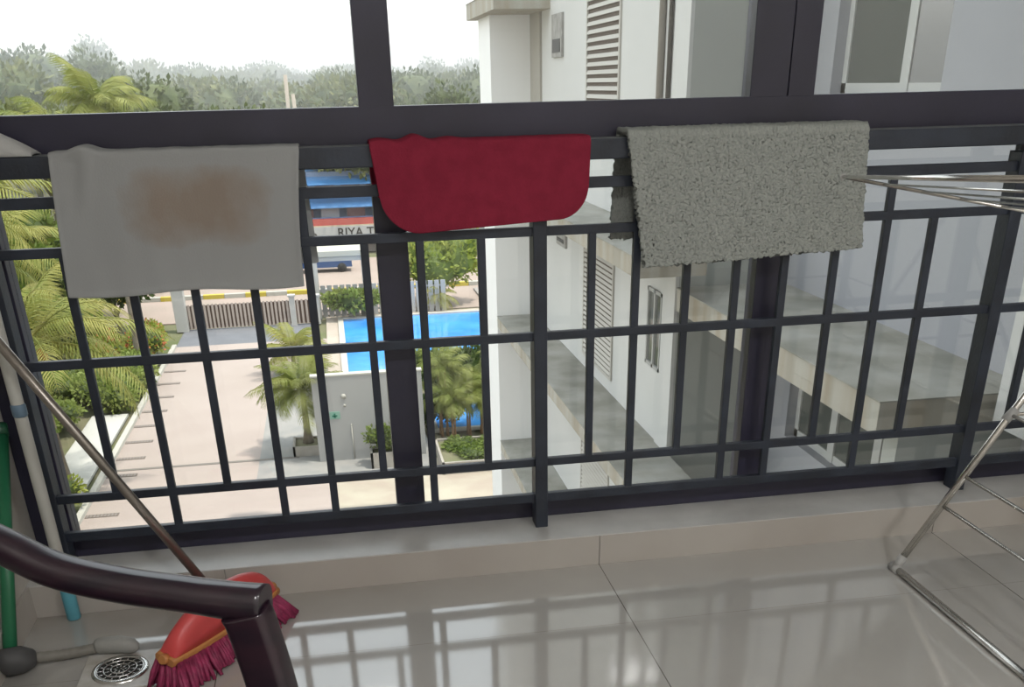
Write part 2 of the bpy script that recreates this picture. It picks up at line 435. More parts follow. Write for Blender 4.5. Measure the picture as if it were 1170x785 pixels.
drape('bath_mat', 'grey shaggy pile bath mat hung over the handrail at right of the red cloth', 'bath mat', M_mat,
      .216, .828, lambda u: .300-.022*u, lambda u: .243, xs_f=lambda u, t: .052*t*(1-u)+.022*t*u, xs_b=lambda u, t: -.010*t*(1-u),
      prof_y=.013, thick=.014, wob=.003, seed=6, disp=fuzz, nu=260, nvf=130, sub=0)
# crumpled cloth lying on the rail at the far left
bm = bmesh.new(); nu, nv = 40, 24; V = []
for i in range(nu+1):
    u = i/nu; x = -1.372+.238*u; row = []
    hgt = .115*max(0, (1-u))**.8+.004
    for j in range(nv+1):
        a = PI*j/nv; r = .043
        y = .008+r*math.cos(a); z = 1.0945+hgt*math.sin(a)**.7
        n_ = noise.noise(Vector((x*16, a*1.7, 4)))*.012*(1-u)
        row.append(bm.verts.new((x, y+n_*math.cos(a), z+n_*math.sin(a))))
    V.append(row)
for i in range(nu):
    for j in range(nv):
        f = bm.faces.new((V[i][j], V[i+1][j], V[i+1][j+1], V[i][j+1])); f.smooth = True
o = obj('cleaning_cloth', bm, mat('pale grey cloth', (.50, .50, .49), rough=.95, spec=.1, bump=.2, bscale=200, var=.05))
sm = o.modifiers.new('thickness', 'SOLIDIFY'); sm.thickness = .003; sm.offset = -1
tag(o, 'pale grey crumpled cloth heaped on the handrail at the far left', 'cloth')

# ================================================================ mop pole, green pole
M_pole = mat('off white pole plastic', (.50, .50, .46), rough=.4, var=.06, vscale=10)
M_blue = mat('blue grey plastic', (.13, .20, .27), rough=.4)
M_teal = mat('teal blue plastic', (.10, .34, .42), rough=.3)
MP = thing('mop_pole', 'off white plastic pole with a teal foot standing upright by the left post', 'pole', (-1.268, -.128, 0))
def cyl(name, m, parent, z0, z1, r, r1=None, seg=24):
    bm = bmesh.new(); tube(bm, [(0, 0, z0), (0, 0, z0+.004), (0, 0, z1-.004), (0, 0, z1)], [r*.9, r, r1 or r, (r1 or r)*.9], seg); return obj(name, bm, m, parent)
cyl('shaft', M_pole, MP, .07, 1.30, .0148)
c = cyl('collar', M_blue, MP, .545, .575, .0170); c['label'] = 'blue grey collar'
c = cyl('foot', M_teal, MP, 0, .085, .0175); c['label'] = 'teal blue foot'
cyl('hanging_cap', M_blue, MP, 1.29, 1.33, .018)
GP = thing('green_pole', 'green plastic pole leaning along the left wall beside the ledge corner', 'pole', (-1.350, -.40, 0))
bm = bmesh.new(); tube(bm, [(.0, 0, .020), (0, .355, .48)], .016, 20); obj('shaft', bm, mat('green plastic', (.02, .15, .07), rough=.35), GP)
bm = bmesh.new(); tube(bm, [(0, .353, .478), (0, .37, .503)], [.018, .015], 20); obj('end_cap', bm, mat('dark green plastic', (.015, .09, .045), rough=.4), GP)

# ================================================================ broom
H0 = Vector((-.892, -.325, .165)); axis_u = Vector((.574, .819, 0)); nrm = Vector((.819, -.574, 0))
BR = thing('broom', 'red broom with orange band and magenta bristles standing behind the chair arm', 'broom', (-.875, -.358, 0))
Mb = Matrix((axis_u, nrm, Vector((0, 0, 1)))).transposed().to_4x4()   # local x along head, y to viewer-right
tilt = Matrix.Rotation(math.radians(-14), 4, 'X')
def bl(p): return Mb @ (tilt @ Vector(p))
bm = bmesh.new(); nu, nv = 36, 14; V = []
for i in range(nu+1):
    s = -1+2*i/nu; a = abs(s)
    hw = .190*s; hz = .106*(1-a**2.3)**.62; th = .034*(1-.35*a*a)
    row = []
    for j in range(nv+1):
        t = -1+2*j/nv
        row.append(bm.verts.new(bl((hw, th*math.sin(t*PI/2), .080+max(.0, hz)*math.cos(t*PI/2)**.6))))
    V.append(row)
for i in range(nu):
    for j in range(nv):
        f = bm.faces.new((V[i][j], V[i+1][j], V[i+1][j+1], V[i][j+1])); f.smooth = True
bm.faces.new([V[i][0] for i in range(nu+1)]+[V[i][nv] for i in range(nu, -1, -1)])
obj('head', bm, mat('coral red plastic', (.60, .070, .070), rough=.4, var=.12, vscale=9), BR)
bm = bmesh.new()
for s0 in range(1):
    sweep_rect(bm, [bl((x/10*.197, 0, .076)) for x in range(-10, 11)], [.052 if abs(x) > 9 else .076-.00022*x*x for x in range(-10, 11)], .020, bl((0, 1, 0))-bl((0, 0, 0)), .3)
for s0 in (-1, 1): 
    tube(bm, [bl((s0*.190, 0, .076)), bl((s0*.206, 0, .082))], [.014, .010], 12)
obj('band', bm, mat('orange plastic', (.48, .20, .06), rough=.45), BR)['label'] = 'orange yellow band'
bm = bmesh.new(); rb = random.Random(3)
for i in range(92):
    for j in range(5):
        s = -1+2*(i+rb.random()*.6)/92; ty = (j-2)*.013+rb.uniform(-.003, .003)
        p0 = bl((s*.186, ty, .072)); fl = 1.20
        p2 = bl((s*.186*fl+rb.uniform(-.006, .006), ty*2.0+.030+rb.uniform(-.01, .01), 0)); p2.z = rb.uniform(.001, .010)
        p1 = (p0+p2)/2+Vector((rb.uniform(-.003, .003), rb.uniform(-.003, .003), 0))
        tube(bm, [p0, p1, p2], [.0050, .0060, .0046], 5, smooth=True)
obj('bristles', bm, mat('magenta bristle', (.27, .025, .085), rough=.6, var=.3, vscale=60), BR)
for ch in BR.children: ch.location = Vector((0, 0, 0))
M_alu = mat('dull metal tube', (.32, .29, .26), rough=.32, metal=.85, var=.1, vscale=20)
top = Vector((-1.226, -.27, .743)); dirv = (top-H0).normalized()
bm = bmesh.new(); tube(bm, [H0-dirv*.03-Vector(BR.location), H0+dirv*.92-Vector(BR.location)], .0112, 20)
obj('handle', bm, M_alu, BR)['label'] = 'dull metal tube handle'

# ================================================================ floor drain
M_chrome = mat('brushed drain steel', (.72, .72, .70), rough=.25, metal=1)
FD = thing('floor_drain', 'round perforated chrome floor drain in a pale square plate', 'drain', (-1.10, -.430, 0))
bm = bmesh.new(); box(bm, -.088, .088, -.085, .085, .0, .004, bev=.001)
obj('plate', bm, mat('pale drain plate', (.55, .54, .51), rough=.25, col2=(.42, .39, .34), vscale=18), FD)
bm = bmesh.new(); lathe(bm, [(.054, .0), (.054, .007), (.057, .0085), (.064, .0075), (.066, .004)], seg=48)
obj('rim', bm, M_chrome, FD)
bm = bmesh.new(); lathe(bm, [(.0, .0045), (.054, .0045)], seg=40)
obj('sump', bm, mat('dark drain hollow', (.03, .03, .028), rough=.6), FD)
bm = bmesh.new()
for a0, n_, r0, r1 in ((0, 1, .0, .006), (0, 8, .007, .017), (22, 12, .024, .036), (8, 16, .040, .053)):
    for k in range(n_):
        a = math.radians(a0)+2*PI*k/n_; c, s = math.cos(a), math.sin(a)
        sweep_rect(bm, [(c*r0, s*r0, .0066), (c*r1, s*r1, .0066)], .0034, .0016, Vector((-s, c, 0)), .2, 2)
for r in (.021, .038, .053):
    ps = [(math.cos(2*PI*k/48)*r, math.sin(2*PI*k/48)*r, .0066) for k in range(49)]
    tube(bm, ps, .0020, 6, cap=False)
obj('grate', bm, M_chrome, FD)

# ================================================================ drain hose
M_hose = mat('grey hose rubber', (.20, .19, .165), rough=.55, var=.15, vscale=25, bump=.15, bscale=90)
HS = thing('drain_hose', 'grey hose with a pale rounded end lying across to the floor drain', 'hose', (-1.2, -.34, 0))
bm = bmesh.new(); pts = spline([(-.115, -.035, .030), (-.05, -.012, .017), (.01, .002, .016), (.05, .006, .020)], 8)
tube(bm, pts, [.0125+.0012*(i % 2) for i in range(len(pts))], 20); obj('hose', bm, M_hose, HS)
bm = bmesh.new(); tube(bm, [(.03, .004, .022), (.038, .004, .023), (.09, -.004, .026), (.115, -.012, .024), (.128, -.018, .020), (.133, -.021, .018)], [.015, .0205, .022, .020, .013, .004], 20)
obj('end_cap', bm, mat('pale grey rubber', (.33, .33, .31), rough=.6, bump=.2, bscale=80), HS)['label'] = 'pale grey rounded end'
bm = bmesh.new(); tube(bm, [(-.172, -.080, .040), (-.160, -.065, .040), (-.125, -.045, .034), (-.105, -.030, .027), (-.10, -.028, .026)], [.012, .034, .033, .022, .016], 24)
obj('coupling', bm, mat('dark grey rubber', (.07, .07, .072), rough=.6), HS)['label'] = 'dark grey bulky coupling'

# ================================================================ armchair (mahogany)
M_maho = mat('dark mahogany', (.012, .007, .013), rough=.30, col2=(.026, .011, .018), vscale=5, stretch=(1, 8, 8), coat=.35)
AC = thing('wooden_armchair', 'dark mahogany armchair with polished curved arm, standing at lower left', 'chair', (-.93, -1.62, 0))
O = Vector((-.93, -1.62, 0))
fx = Vector((.942, -.335, 0))      # direction the arm runs forward
sx_ = Vector((-.335, -.942, 0))    # towards the other side of the seat (to the viewer)
def arm(off, name='armrest'):
    pts = spline([Vector((-1.235, -1.150, .735)), Vector((-1.10, -1.195, .735)), Vector((-.985, -1.236, .682)), Vector((-.915, -1.262, .648)), Vector((-.83, -1.290, .630)),
                  Vector((-.74, -1.322, .622)), Vector((-.700, -1.336, .618)), Vector((-.635, -1.358, .612))], 8)
    pts = [p+off-O for p in pts]; bm = bmesh.new()
    n = len(pts); sweep_rect(bm, pts, [.050]*n, [.046+.012*max(0, (i/n-.72)/.28)**2 for i in range(n)], sx_, .42, 6)
    return obj(name, bm, M_maho, AC)
def leg(pts, w_, h_, name='leg'):
    bm = bmesh.new(); sweep_rect(bm, [Vector(p)-O for p in spline(pts, 6)], w_, h_, sx_, .25, 4); return obj(name, bm, M_maho, AC)
for k in (0, 1):
    off = sx_*(.52*k)
    arm(off)
    f = Vector((-.632, -1.356, 0))+off
    leg([f+Vector((-.030, 0, .606)), f+Vector((-.024, 0, .58)), f+Vector((-.010, 0, .47)), f+Vector((.004, -.002, .30)), f+Vector((.03, -.01, 0))], .046, [.062, .058, .052, .05, .045][0])
    b = Vector((-1.165, -1.175, 0))+off
    leg([b-fx*.12+Vector((0, 0, .0)), b-fx*.03+Vector((0, 0, .22)), b+Vector((0, 0, .42)), b-fx*.01+Vector((0, 0, .70)), b-fx*.06+Vector((0, 0, 1.0))], .045, .045, 'back_post')
# seat, rails and backrest
bm = bmesh.new()
c0 = Vector((-.66, -1.36, 0)); b0 = Vector((-1.16, -1.18, 0))
def quadprism(a, b, c, d, z0, z1):
    vs = [bm.verts.new(Vector((p.x, p.y, z))-O) for z in (z0, z1) for p in (a, b, c, d)]
    for q in ((0, 3, 2, 1), (4, 5, 6, 7), (0, 1, 5, 4), (1, 2, 6, 5), (2, 3, 7, 6), (3, 0, 4, 7)): bm.faces.new([vs[i] for i in q])
quadprism(c0+sx_*.03, c0+sx_*.50, b0+sx_*.50, b0+sx_*.03, .40, .43)
obj('seat', bm, M_maho, AC)
bm = bmesh.new()
for z in (.55, .98):
    bm = bmesh.new()
    sweep_rect(bm, [b0-fx*.02+sx_*.01-O+Vector((0, 0, z)), b0-fx*.05+sx_*.26-O+Vector((0, 0, z+.01)), b0-fx*.02+sx_*.51-O+Vector((0, 0, z))], .022, .07, fx, .3)
    obj('back_rail', bm, M_maho, AC)
for k in range(5):
    bm = bmesh.new(); s = .09+.085*k
    sweep_rect(bm, [b0-fx*.035+sx_*s-O+Vector((0, 0, .55)), b0-fx*.05+sx_*s-O+Vector((0, 0, .98))], .012, .035, fx, .3); obj('back_slat', bm, M_maho, AC)

# ================================================================ clothes drying rack
DR = thing('drying_rack', 'folding stainless steel clothes drying rack at right with a raised rod wing', 'drying rack', (1.4, -.9, 0))
DO = Vector((1.4, -.9, 0))
def rod(name, pts, r, seg=14):
    bm = bmesh.new(); tube(bm, [Vector(p)-DO for p in pts], r, seg); return obj(name, bm, M_steel, DR)
y0, y1 = -.319, -1.50
def legpt(t, y): return Vector((.944+.516*t, y, .008+.862*t))
def legpt2(t, y): return Vector((1.97-.51*t, y, .008+.862*t))
for y in (y0, y1):
    rod('leg', [legpt(0, y), legpt(1, y)], .0095)
    rod('leg', [legpt2(0, y), legpt2(1, y)], .0095)
    rod('spreader', [legpt(.485, y), legpt2(.485, y)], .005)
rod('foot_bar', [legpt(0, y0)+Vector((0, 0, .002)), legpt(0, y1)+Vector((0, 0, .002))], .0095)
rod('foot_bar', [legpt2(0, y0)+Vector((0, 0, .002)), legpt2(0, y1)+Vector((0, 0, .002))], .0095)
for t in (.205, .298, .485): rod('rung', [legpt(t, y0), legpt(t, y1)], .0048)
for t in (.205, .485): rod('rung', [legpt2(t, y0), legpt2(t, y1)], .0048)
rod('top_bar', [legpt(1, y0), legpt(1, y1)], .0095)
M_cap = mat('grey plastic fitting', (.38, .38, .37), rough=.45)
for y in (y0, y1):
    for f in (legpt, legpt2):
        bm = bmesh.new(); p = f(0, y)-DO
        tube(bm, [p+Vector((0, .018, 0)), p+Vector((0, -.022, 0))], .0125, 14); tube(bm, [p, p+(f(.04, y)-f(0, y))], .0125, 14)
        obj('corner_cap', bm, M_cap, DR)
    bm = bmesh.new(); p = legpt(.485, y)-DO; tube(bm, [p+Vector((-.012, 0, -.014)), p+Vector((.012, 0, .014))], .0125, 12); obj('joint', bm, M_cap, DR)
# wing
T = Vector((.5725, -.45, 1.0264)); dv = Vector((-.331, -.94, .079)).normalized(); av = Vector((.924, -.34, -.178)).normalized()
LW = 1.30
rod('wing_arm', [T, T+av*.87], .0038)
rod('wing_arm', [T+dv*LW, T+dv*LW+av*.87], .0038)
rod('wing_edge', [T-dv*.004, T+dv*LW], .0036)
for s in (.085, .165, .245, .33, .42, .51, .60, .69, .78): rod('rod', [T+av*s, T+av*s+dv*LW], .0018)
bm = bmesh.new(); tube(bm, [T-DO-dv*.014, T-DO+dv*.006], [.005, .0062], 14); obj('tip_cap', bm, M_cap, DR)
bm = bmesh.new(); tube(bm, [T+av*.87-DO, legpt(1, -.60)-DO], .008, 12); obj('hinge', bm, M_cap, DR)

# ================================================================ OUTSIDE
G = -10.5
_mat = mat
def mat(name, col, **k):
    E_ = .50
    if k.get('col2'): k['col2'] = tuple(c*E_ for c in k['col2'])
    return _mat(name, tuple(c*E_ for c in col), **k)
# ---- neighbour wing
M_wallA = mat('white render', (.98, .97, .93), rough=.85, var=.03, vscale=.6)
M_wallB = mat('grey green render', (.70, .715, .66), rough=.85, var=.03, vscale=.5)
M_wallC = mat('cool grey render', (.60, .605, .64), rough=.85, var=.03, vscale=.5)
M_slab = mat('weathered concrete slab', (.60, .585, .52), rough=.9, col2=(.40, .385, .32), vscale=1.6, detail=12, bump=.3, bscale=14)
M_fascia = mat('stained slab edge', (.72, .69, .60), rough=.9, col2=(.58, .50, .38), vscale=1.1, stretch=(3, 3, .5), detail=8)
M_lou = mat('louvre slat cream', (.78, .74, .66), rough=.6)
M_dark = mat('louvre hollow', (.16, .12, .09), rough=.9)
M_upvc = mat('white upvc', (.86, .86, .82), rough=.4)
M_wglass = glass_mat('building glass', (.09, .095, .085), dark=1)
M_wmir = glass_mat('coated building glass', (.10, .10, .09), dark=1)
for n_ in M_wmir.node_tree.nodes:
    if n_.type == 'FRESNEL': n_.inputs['IOR'].default_value = 2.6
AB = thing('apartment_building', 'white and grey stepped apartment wing with stained slabs, right beside the balcony', 'building', (5, 11, G))
def ab(name, dims, m, bev=0., parent=None):
    x0, x1, ya, yb, z0, z1 = dims; o_ = Vector((5, 11, G)) if parent is None else Vector((5, 11, G))
    bm = bmesh.new(); box(bm, x0-5, x1-5, ya-11, yb-11, z0-G, z1-G, bev=bev); return obj(name, bm, m, parent or AB)
ZR = 16.0
XA, YN, YF, XBk, XC = 4.16, 11.0, 21.5, 3.23, 5.7
# walls as shells, with openings left where windows sit (wall C)
ab('white_wing', (XA, 9, YN+.02, 23, G, ZR), M_wallA)
ab('projecting_block', (XBk, XA+.05, YF, 23.2, G, ZR), mat('bright white render', (1.5, 1.48, 1.44), rough=.85))
ab('end_wall', (XA+.012, XC+.3, YN, YN+.03, G, ZR), M_wallB)
ab('corner_strip', (XA-.03, XA+.02, YN-.002, YN+.62, G, ZR), M_wallA)
Wn = [(zb, zt) for zb, zt in ((-9.7, -8.3), (-6.6, -5.2), (-3.42, -1.98), (1.01, 2.45))]
yw0, yw1 = 6.6, 10.2
yw = {1.01: (7.75, 10.2)}
bm = bmesh.new(); o_ = Vector((5, 11, G))
def bb(x0, x1, ya, yb, z0, z1): box(bm, x0-5, x1-5, ya-11, yb-11, z0-G, z1-G)
zprev = G
for zb, zt in Wn:
    a, b = yw.get(zb, (6.9, 10.35))
    bb(XC, XC+.3, .30, YN+.02, zprev, zb)
    bb(XC, XC+.3, .30, a, zb, zt); bb(XC, XC+.3, b, YN+.02, zb, zt)
    zprev = zt
bb(XC, XC+.3, .30, YN+.02, zprev, ZR)
obj('grey_wing', bm, M_wallC, AB)
for zb, zt in Wn:
    a, b = yw.get(zb, (6.9, 10.35)); X = XC+.14
    wo = None
    bm = bmesh.new(); t = .11
    bb(X, X+.06, a, b, zb, zb+t); bb(X, X+.06, a, b, zt-t, zt); bb(X, X+.06, a, a+t, zb, zt); bb(X, X+.06, b-t, b, zb, zt)
    nm = 2 if b-a < 3 else 3
    for k in range(1, nm):
        c = a+(b-a)*k/nm; 
        if nm == 2: c = a+.96
        bb(X-.012, X+.05, c-.085, c+.085, zb, zt)
    wo = obj('window_frame', bm, M_upvc, AB)
    cm = a+.96 if nm == 2 else a+(b-a)/3
    bm = bmesh.new(); bb(X+.02, X+.028, cm, b-.03, zb+.03, zt-.03); obj('pane', bm, M_wglass, wo)
    bm = bmesh.new(); bb(X+.02, X+.026, a+.03, cm, zb+.03, zt-.03)
    for v in bm.verts: v.co.x += .028-.052*((v.co.y+11-a)/(cm-a))
    obj('pane', bm, M_wmir, wo)
# slabs on the white wing
def slab(x0, x1, ya, yb, zt, t, name='sunshade_slab'):
    global bm
    bm = bmesh.new(); bb(x0, x1, ya, yb, zt-t, zt-.012)
    s = obj(name, bm, M_fascia, AB)
    bm = bmesh.new(); bb(x0-.012, x1, ya-.012, yb, zt-.014, zt)
    obj('slab_top', bm, M_slab, s)
for zt in (-.76, -3.80, -6.95): slab(XBk, XA, 9.9, YF, zt, .26)
slab(3.02, XA, 19.6, 23.6, 2.80, .32, 'canopy_slab')
for zt in (-1.36, -4.46, -7.6): slab(XA, XC, 5.32, YN, zt, .32)
bm = bmesh.new(); bb(5.24, XC+.02, 4.4, 5.22, -1.62, ZR); obj('pilaster', bm, M_wallA, AB)
ab('return_wall', (4.42, XC+.02, 5.36, 5.6, G, -1.40), M_wallB)
# louvre panels
def louvre(ya, yb, z0, z1, n):
    global bm
    f = None; bm = bmesh.new()
    bb(XA-.03, XA+.02, ya-.07, ya, z0-.05, z1+.05); bb(XA-.03, XA+.02, yb, yb+.07, z0-.05, z1+.05)
    bb(XA-.03, XA+.02, ya, yb, z0-.06, z0); bb(XA-.03, XA+.02, ya, yb, z1, z1+.06)
    f = obj('louvre_frame', bm, M_lou, AB)
    bm = bmesh.new(); bb(XA-.006, XA+.01, ya, yb, z0, z1); obj('hollow', bm, M_dark, f)
    bm = bmesh.new()
    for k in range(n):
        z = z0+(z1-z0)*(k+.5)/n; h = (z1-z0)/n*.25
        vs = [bm.verts.new((x-5, y-11, zz-G)) for y in (ya, yb) for x, zz in ((XA-.010, z+h), (XA-.036, z-h), (XA-.026, z-h-.004), (XA-.004, z+h-.01))]
        for q in ((0, 1, 2, 3), (7, 6, 5, 4), (0, 4, 5, 1), (1, 5, 6, 2), (2, 6, 7, 3), (3, 7, 4, 0)): bm.faces.new([vs[i] for i in q])
    obj('slats', bm, M_lou, f)
louvre(14.35, 16.4, .55, 3.2, 22)
louvre(14.35, 16.4, -3.50, -1.55, 22)
louvre(14.35, 16.4, -6.60, -4.65, 22)
M_mbox = mat('grey meter box', (.42, .40, .37), rough=.6, col2=(.62, .60, .56), vscale=6)
for (ya, yb, z0, z1) in ((18.35, 19.25, 1.62, 2.35), (17.95, 18.8, -1.80, -1.45)):
    b_ = ab('vent_box', (XA-.05, XA+.02, ya, yb, z0, z1), M_mbox)
    bm = bmesh.new(); bb(XA-.065, XA-.045, ya+.12, yb-.12, z0+.08, z0+(z1-z0)*.42); obj('fan_grille', bm, mat('dark vent grille', (.10, .10, .10), rough=.7, var=.5, vscale=40), b_)
for zb, zt in ((-2.70, -1.55),):
    bm = bmesh.new(); t = .05; a, b = 11.55, 12.25
    bb(XA-.04, XA+.03, a, b, zb, zb+t); bb(XA-.04, XA+.03, a, b, zt-t, zt); bb(XA-.04, XA+.03, a, a+t, zb, zt); bb(XA-.04, XA+.03, b-t, b, zb, zt)
    bb(XA-.04, XA+.03, 11.86, 11.92, zb, zt)
    f = obj('window_frame', bm, mat('grey white window frame', (.66, .66, .63), rough=.5), AB); bm = bmesh.new(); bb(XA-.012, XA+.0, a+.03, b-.03, zb+.03, zt-.03); obj('pane', bm, M_wglass, f)
ab('service_duct', (XA-.05, XA+.02, 20.45, 21.5, -.76, ZR), mat('beige duct cover', (.60, .56, .48), rough=.7))
for ya in (11.72, 12.1):
    bm = bmesh.new(); tube(bm, [(XA-.045-5, ya-11, -.76-G), (XA-.045-5, ya-11, ZR-G)], .05 if ya > 12 else .035, 12); obj('downpipe', bm, mat('beige pipe', (.50, .46, .41), rough=.5) if ya > 12 else mat('dark pipe', (.12, .11, .10), rough=.5), AB)

# ---- ground, road, paving
M_soil = mat('garden soil', (.30, .27, .17), rough=1, col2=(.20, .24, .09), vscale=.35, detail=10)
M_road = mat('pink paving', (.60, .50, .45), rough=.9, col2=(.64, .54, .485), vscale=.6, detail=9, bump=.2, bscale=6)
M_grey = mat('grey paving', (.42, .42, .41), rough=.9, col2=(.52, .50, .47), vscale=1.2, detail=9)
M_asph = mat('grey asphalt', (.27, .28, .31), rough=.9, var=.06, vscale=1)
M_conc = mat('pale concrete', (.74, .72, .66), rough=.9, var=.06, vscale=1.3)
M_kerb = mat('white kerb', (.80, .78, .70), rough=.8, var=.06, vscale=1)
def st(name, dims, m, bev=0.):
    return bx(name, dims, m, None, bev=bev, st=True)
# a wide ground with a gentle rise far away
bm = bmesh.new(); nx, ny = 60, 60; V = []
for i in range(nx+1):
    row = []
    for j in range(ny+1):
        x = -420+840*i/nx; y = .3+900*(j/ny)**1.6
        h = 0
        if y > 160: h = min(1, (y-160)/500)*(8+7*noise.noise(Vector((x*.006, y*.004, 2))))
        row.append(bm.verts.new((x, y, G-.06+h)))
    V.append(row)
for i in range(nx):
    for j in range(ny): bm.faces.new((V[i][j], V[i+1][j], V[i+1][j+1], V[i][j+1])).smooth = True
struct('ground', bm, M_soil)
st('driveway', (-9.1, -1.2, .3, 50.5, G-.05, G), M_road)
st('gate_apron', (-9.1, -1.9, 50.5, 54.6, G-.05, G+.002), M_asph)
st('courtyard_paving', (-1.2, 9, .3, 30.6, G-.05, G+.001), mat('sandy paving', (.62, .52, .42), rough=.95, col2=(.72, .66, .52), vscale=.9, detail=4))
st('side_paving', (-3.9, -1.2, 28.9, 44, G-.04, G+.004), M_grey)
st('garden_paving', (-1.2, 2.2, 29.3, 34.5, G-.04, G+.006), M_grey)
st('street', (-90, 90, 56.5, 77.5, G-.05, G+.005), mat('street paving', (.62, .49, .42), rough=.95, col2=(.55, .45, .38), vscale=.4, detail=8))
st('pool_terrace', (-1.4, 12, 40.5, 56, G-.05, G+.02), mat('terrace stone', (.70, .60, .50), rough=.9, var=.06, vscale=.7))
st('kerb', (-9.25, -9.05, 20, 50.5, G, G+.14), M_kerb)
st('apron_slab', (-10.9, -9.5, 29.5, 38.5, G, G+.10), mat('near white concrete', (.86, .85, .80), rough=.9))  # one even near-white base colour
GD = None
for k, y in enumerate((27.6, 29.4, 31.2, 33.0, 34.9, 36.9, 38.9, 41.0, 43.2, 45.4, 47.7)):
    if GD is None:
        GD = thing('drain_grate', 'dark narrow drain grate set across the left edge of the driveway', 'drain grate', (0, 0, 0), 0, 'drain grates along the driveway kerb')
        bm = bmesh.new(); box(bm, 0, 1.0, -.13, .13, -.01, .006); obj('tray', bm, mat('dark grate tray', (.28, .23, .20), rough=.9), GD)
        bm = bmesh.new()
        for q in range(9): box(bm, .03+q*.107, .09+q*.107, -.12, .12, .006, .012)
        obj('bars', bm, mat('grate bars', (.36, .31, .28), rough=.7), GD); o = GD
    else: o = copy_tree(GD)
    o.location = (-9.02, y, G+.008)
bx_ = bx('channel_drain', (-9.0, -2.5, 31.68, 31.86, G+.004, G+.012), mat('channel drain', (.30, .27, .24), rough=.9))
tag(bx_, 'thin dark channel drain running straight across the pink driveway', 'drain')

# ---- pool
SP = thing('swimming_pool', 'large bright blue swimming pool beside the white building', 'pool', (4, 49, G))
M_water = mat('pool water', (.07, .42, 1.25), rough=.06, spec=.5, col2=(.16, .70, 1.6), vscale=.35, bump=.25, bscale=3)
bm = bmesh.new(); box(bm, -4.45, 6, -6.6, 5.7, .022, .06); obj('water', bm, M_water, SP)
bm = bmesh.new()
box(bm, -4.75, 6.3, -6.95, -6.6, .02, .12); box(bm, -4.75, 6.3, 5.7, 6.0, .02, .14); box(bm, -4.75, -4.45, -6.6, 5.7, .02, .12); box(bm, 6, 6.3, -6.6, 5.7, .02, .12)
obj('coping', bm, mat('pool coping', (.78, .74, .66), rough=.7), SP)
SP2 = thing('wading_pool', 'small blue pool glimpsed between the palm trunks below the big pool', 'pool', (4.3, 35.2, G))
bm = bmesh.new(); box(bm, -1.6, 1.3, -1.7, 1.5, .02, .06); obj('water', bm, M_water, SP2)
bm = bmesh.new()
for d in ((-1.8, 1.5, -1.9, -1.7), (-1.8, 1.5, 1.5, 1.7), (-1.8, -1.6, -1.7, 1.5), (1.3, 1.5, -1.7, 1.5)): box(bm, *d, .02, .14)
obj('coping', bm, M_kerb, SP2)

# ---- shower wall with marks
SW = thing('shower_wall', 'tall pale grey freestanding shower wall between palm and pool', 'wall', (-.1, 31.2, G))
bm = bmesh.new(); box(bm, -1.67, 2.1, -.13, .13, 0, 3.0, bev=.01); obj('wall', bm, mat('pale grey wall render', (.58, .58, .565), rough=.85, var=.04, vscale=.8), SW)
bm = bmesh.new(); box(bm, -1.69, 2.12, -.15, .15, 3.0, 3.06, bev=.01); obj('coping', bm, M_kerb, SW)
bm = bmesh.new(); lathe(bm, [(0, 0), (.075, .0), (.09, .03), (.0, .035)], seg=20, M=Matrix.Translation((-.62, -.13, 2.30)) @ Matrix.Rotation(PI/2, 4, 'X')); obj('wall_lamp', bm, M_kerb, SW)
bm = bmesh.new(); lathe(bm, [(0, 0), (.045, .0), (.05, .02), (.0, .025)], seg=16, M=Matrix.Translation((-.62, -.13, 1.98)) @ Matrix.Rotation(PI/2, 4, 'X')); obj('tap', bm, M_kerb, SW)
bm = bmesh.new(); tube(bm, [(-.45, -.15, .05), (-.45, -.15, 1.3)], .018, 10); tube(bm, [(-.45, -.15, 1.3), (-.45, -.28, 1.34), (-.45, -.30, 1.28)], .018, 10); obj('shower_pipe', bm, M_kerb, SW)
sg = bmesh.new(); box(sg, -1.16, -.80, -.15, -.128, 1.52, 1.78, bev=.006); s_ = obj('sign', sg, mat('green white sign', (.35, .62, .50), rough=.5), SW); s_['label'] = 'small green sign'
sg = bmesh.new(); box(sg, -1.08, -.90, -.156, -.149, 1.60, 1.66); box(sg, -1.02, -.96, -.156, -.149, 1.56, 1.72); obj('sign_mark', sg, mat('dark green mark', (.02, .32, .20), rough=.5), s_)
M_terr = mat('planter stone', (.62, .57, .50), rough=.9, var=.1, vscale=3)
def planter(x, y, sx, sy, h, label, name='planter_box', cat='planter'):
    t = thing(name, label, cat, (x, y, G)); bm = bmesh.new(); w_ = .08
    box(bm, -sx/2, sx/2, -sy/2, -sy/2+w_, 0, h); box(bm, -sx/2, sx/2, sy/2-w_, sy/2, 0, h); box(bm, -sx/2, -sx/2+w_, -sy/2, sy/2, 0, h); box(bm, sx/2-w_, sx/2, -sy/2, sy/2, 0, h)
    obj('box', bm, M_terr, t); bm = bmesh.new(); box(bm, -sx/2+w_, sx/2-w_, -sy/2+w_, sy/2-w_, 0, h*.8); obj('soil', bm, M_soil, t); return t
planter(-2.2, 32.4, 1.0, 1.2, .36, 'low stone planter at the foot of the palm left of the shower wall')
planter(.5, 30.35, 1.0, .85, .55, 'square pinkish planter box in front of the shower wall')
planter(3.65, 30.1, 2.6, 2.6, .42, 'wide stone edged planting bed in front of the small pool')

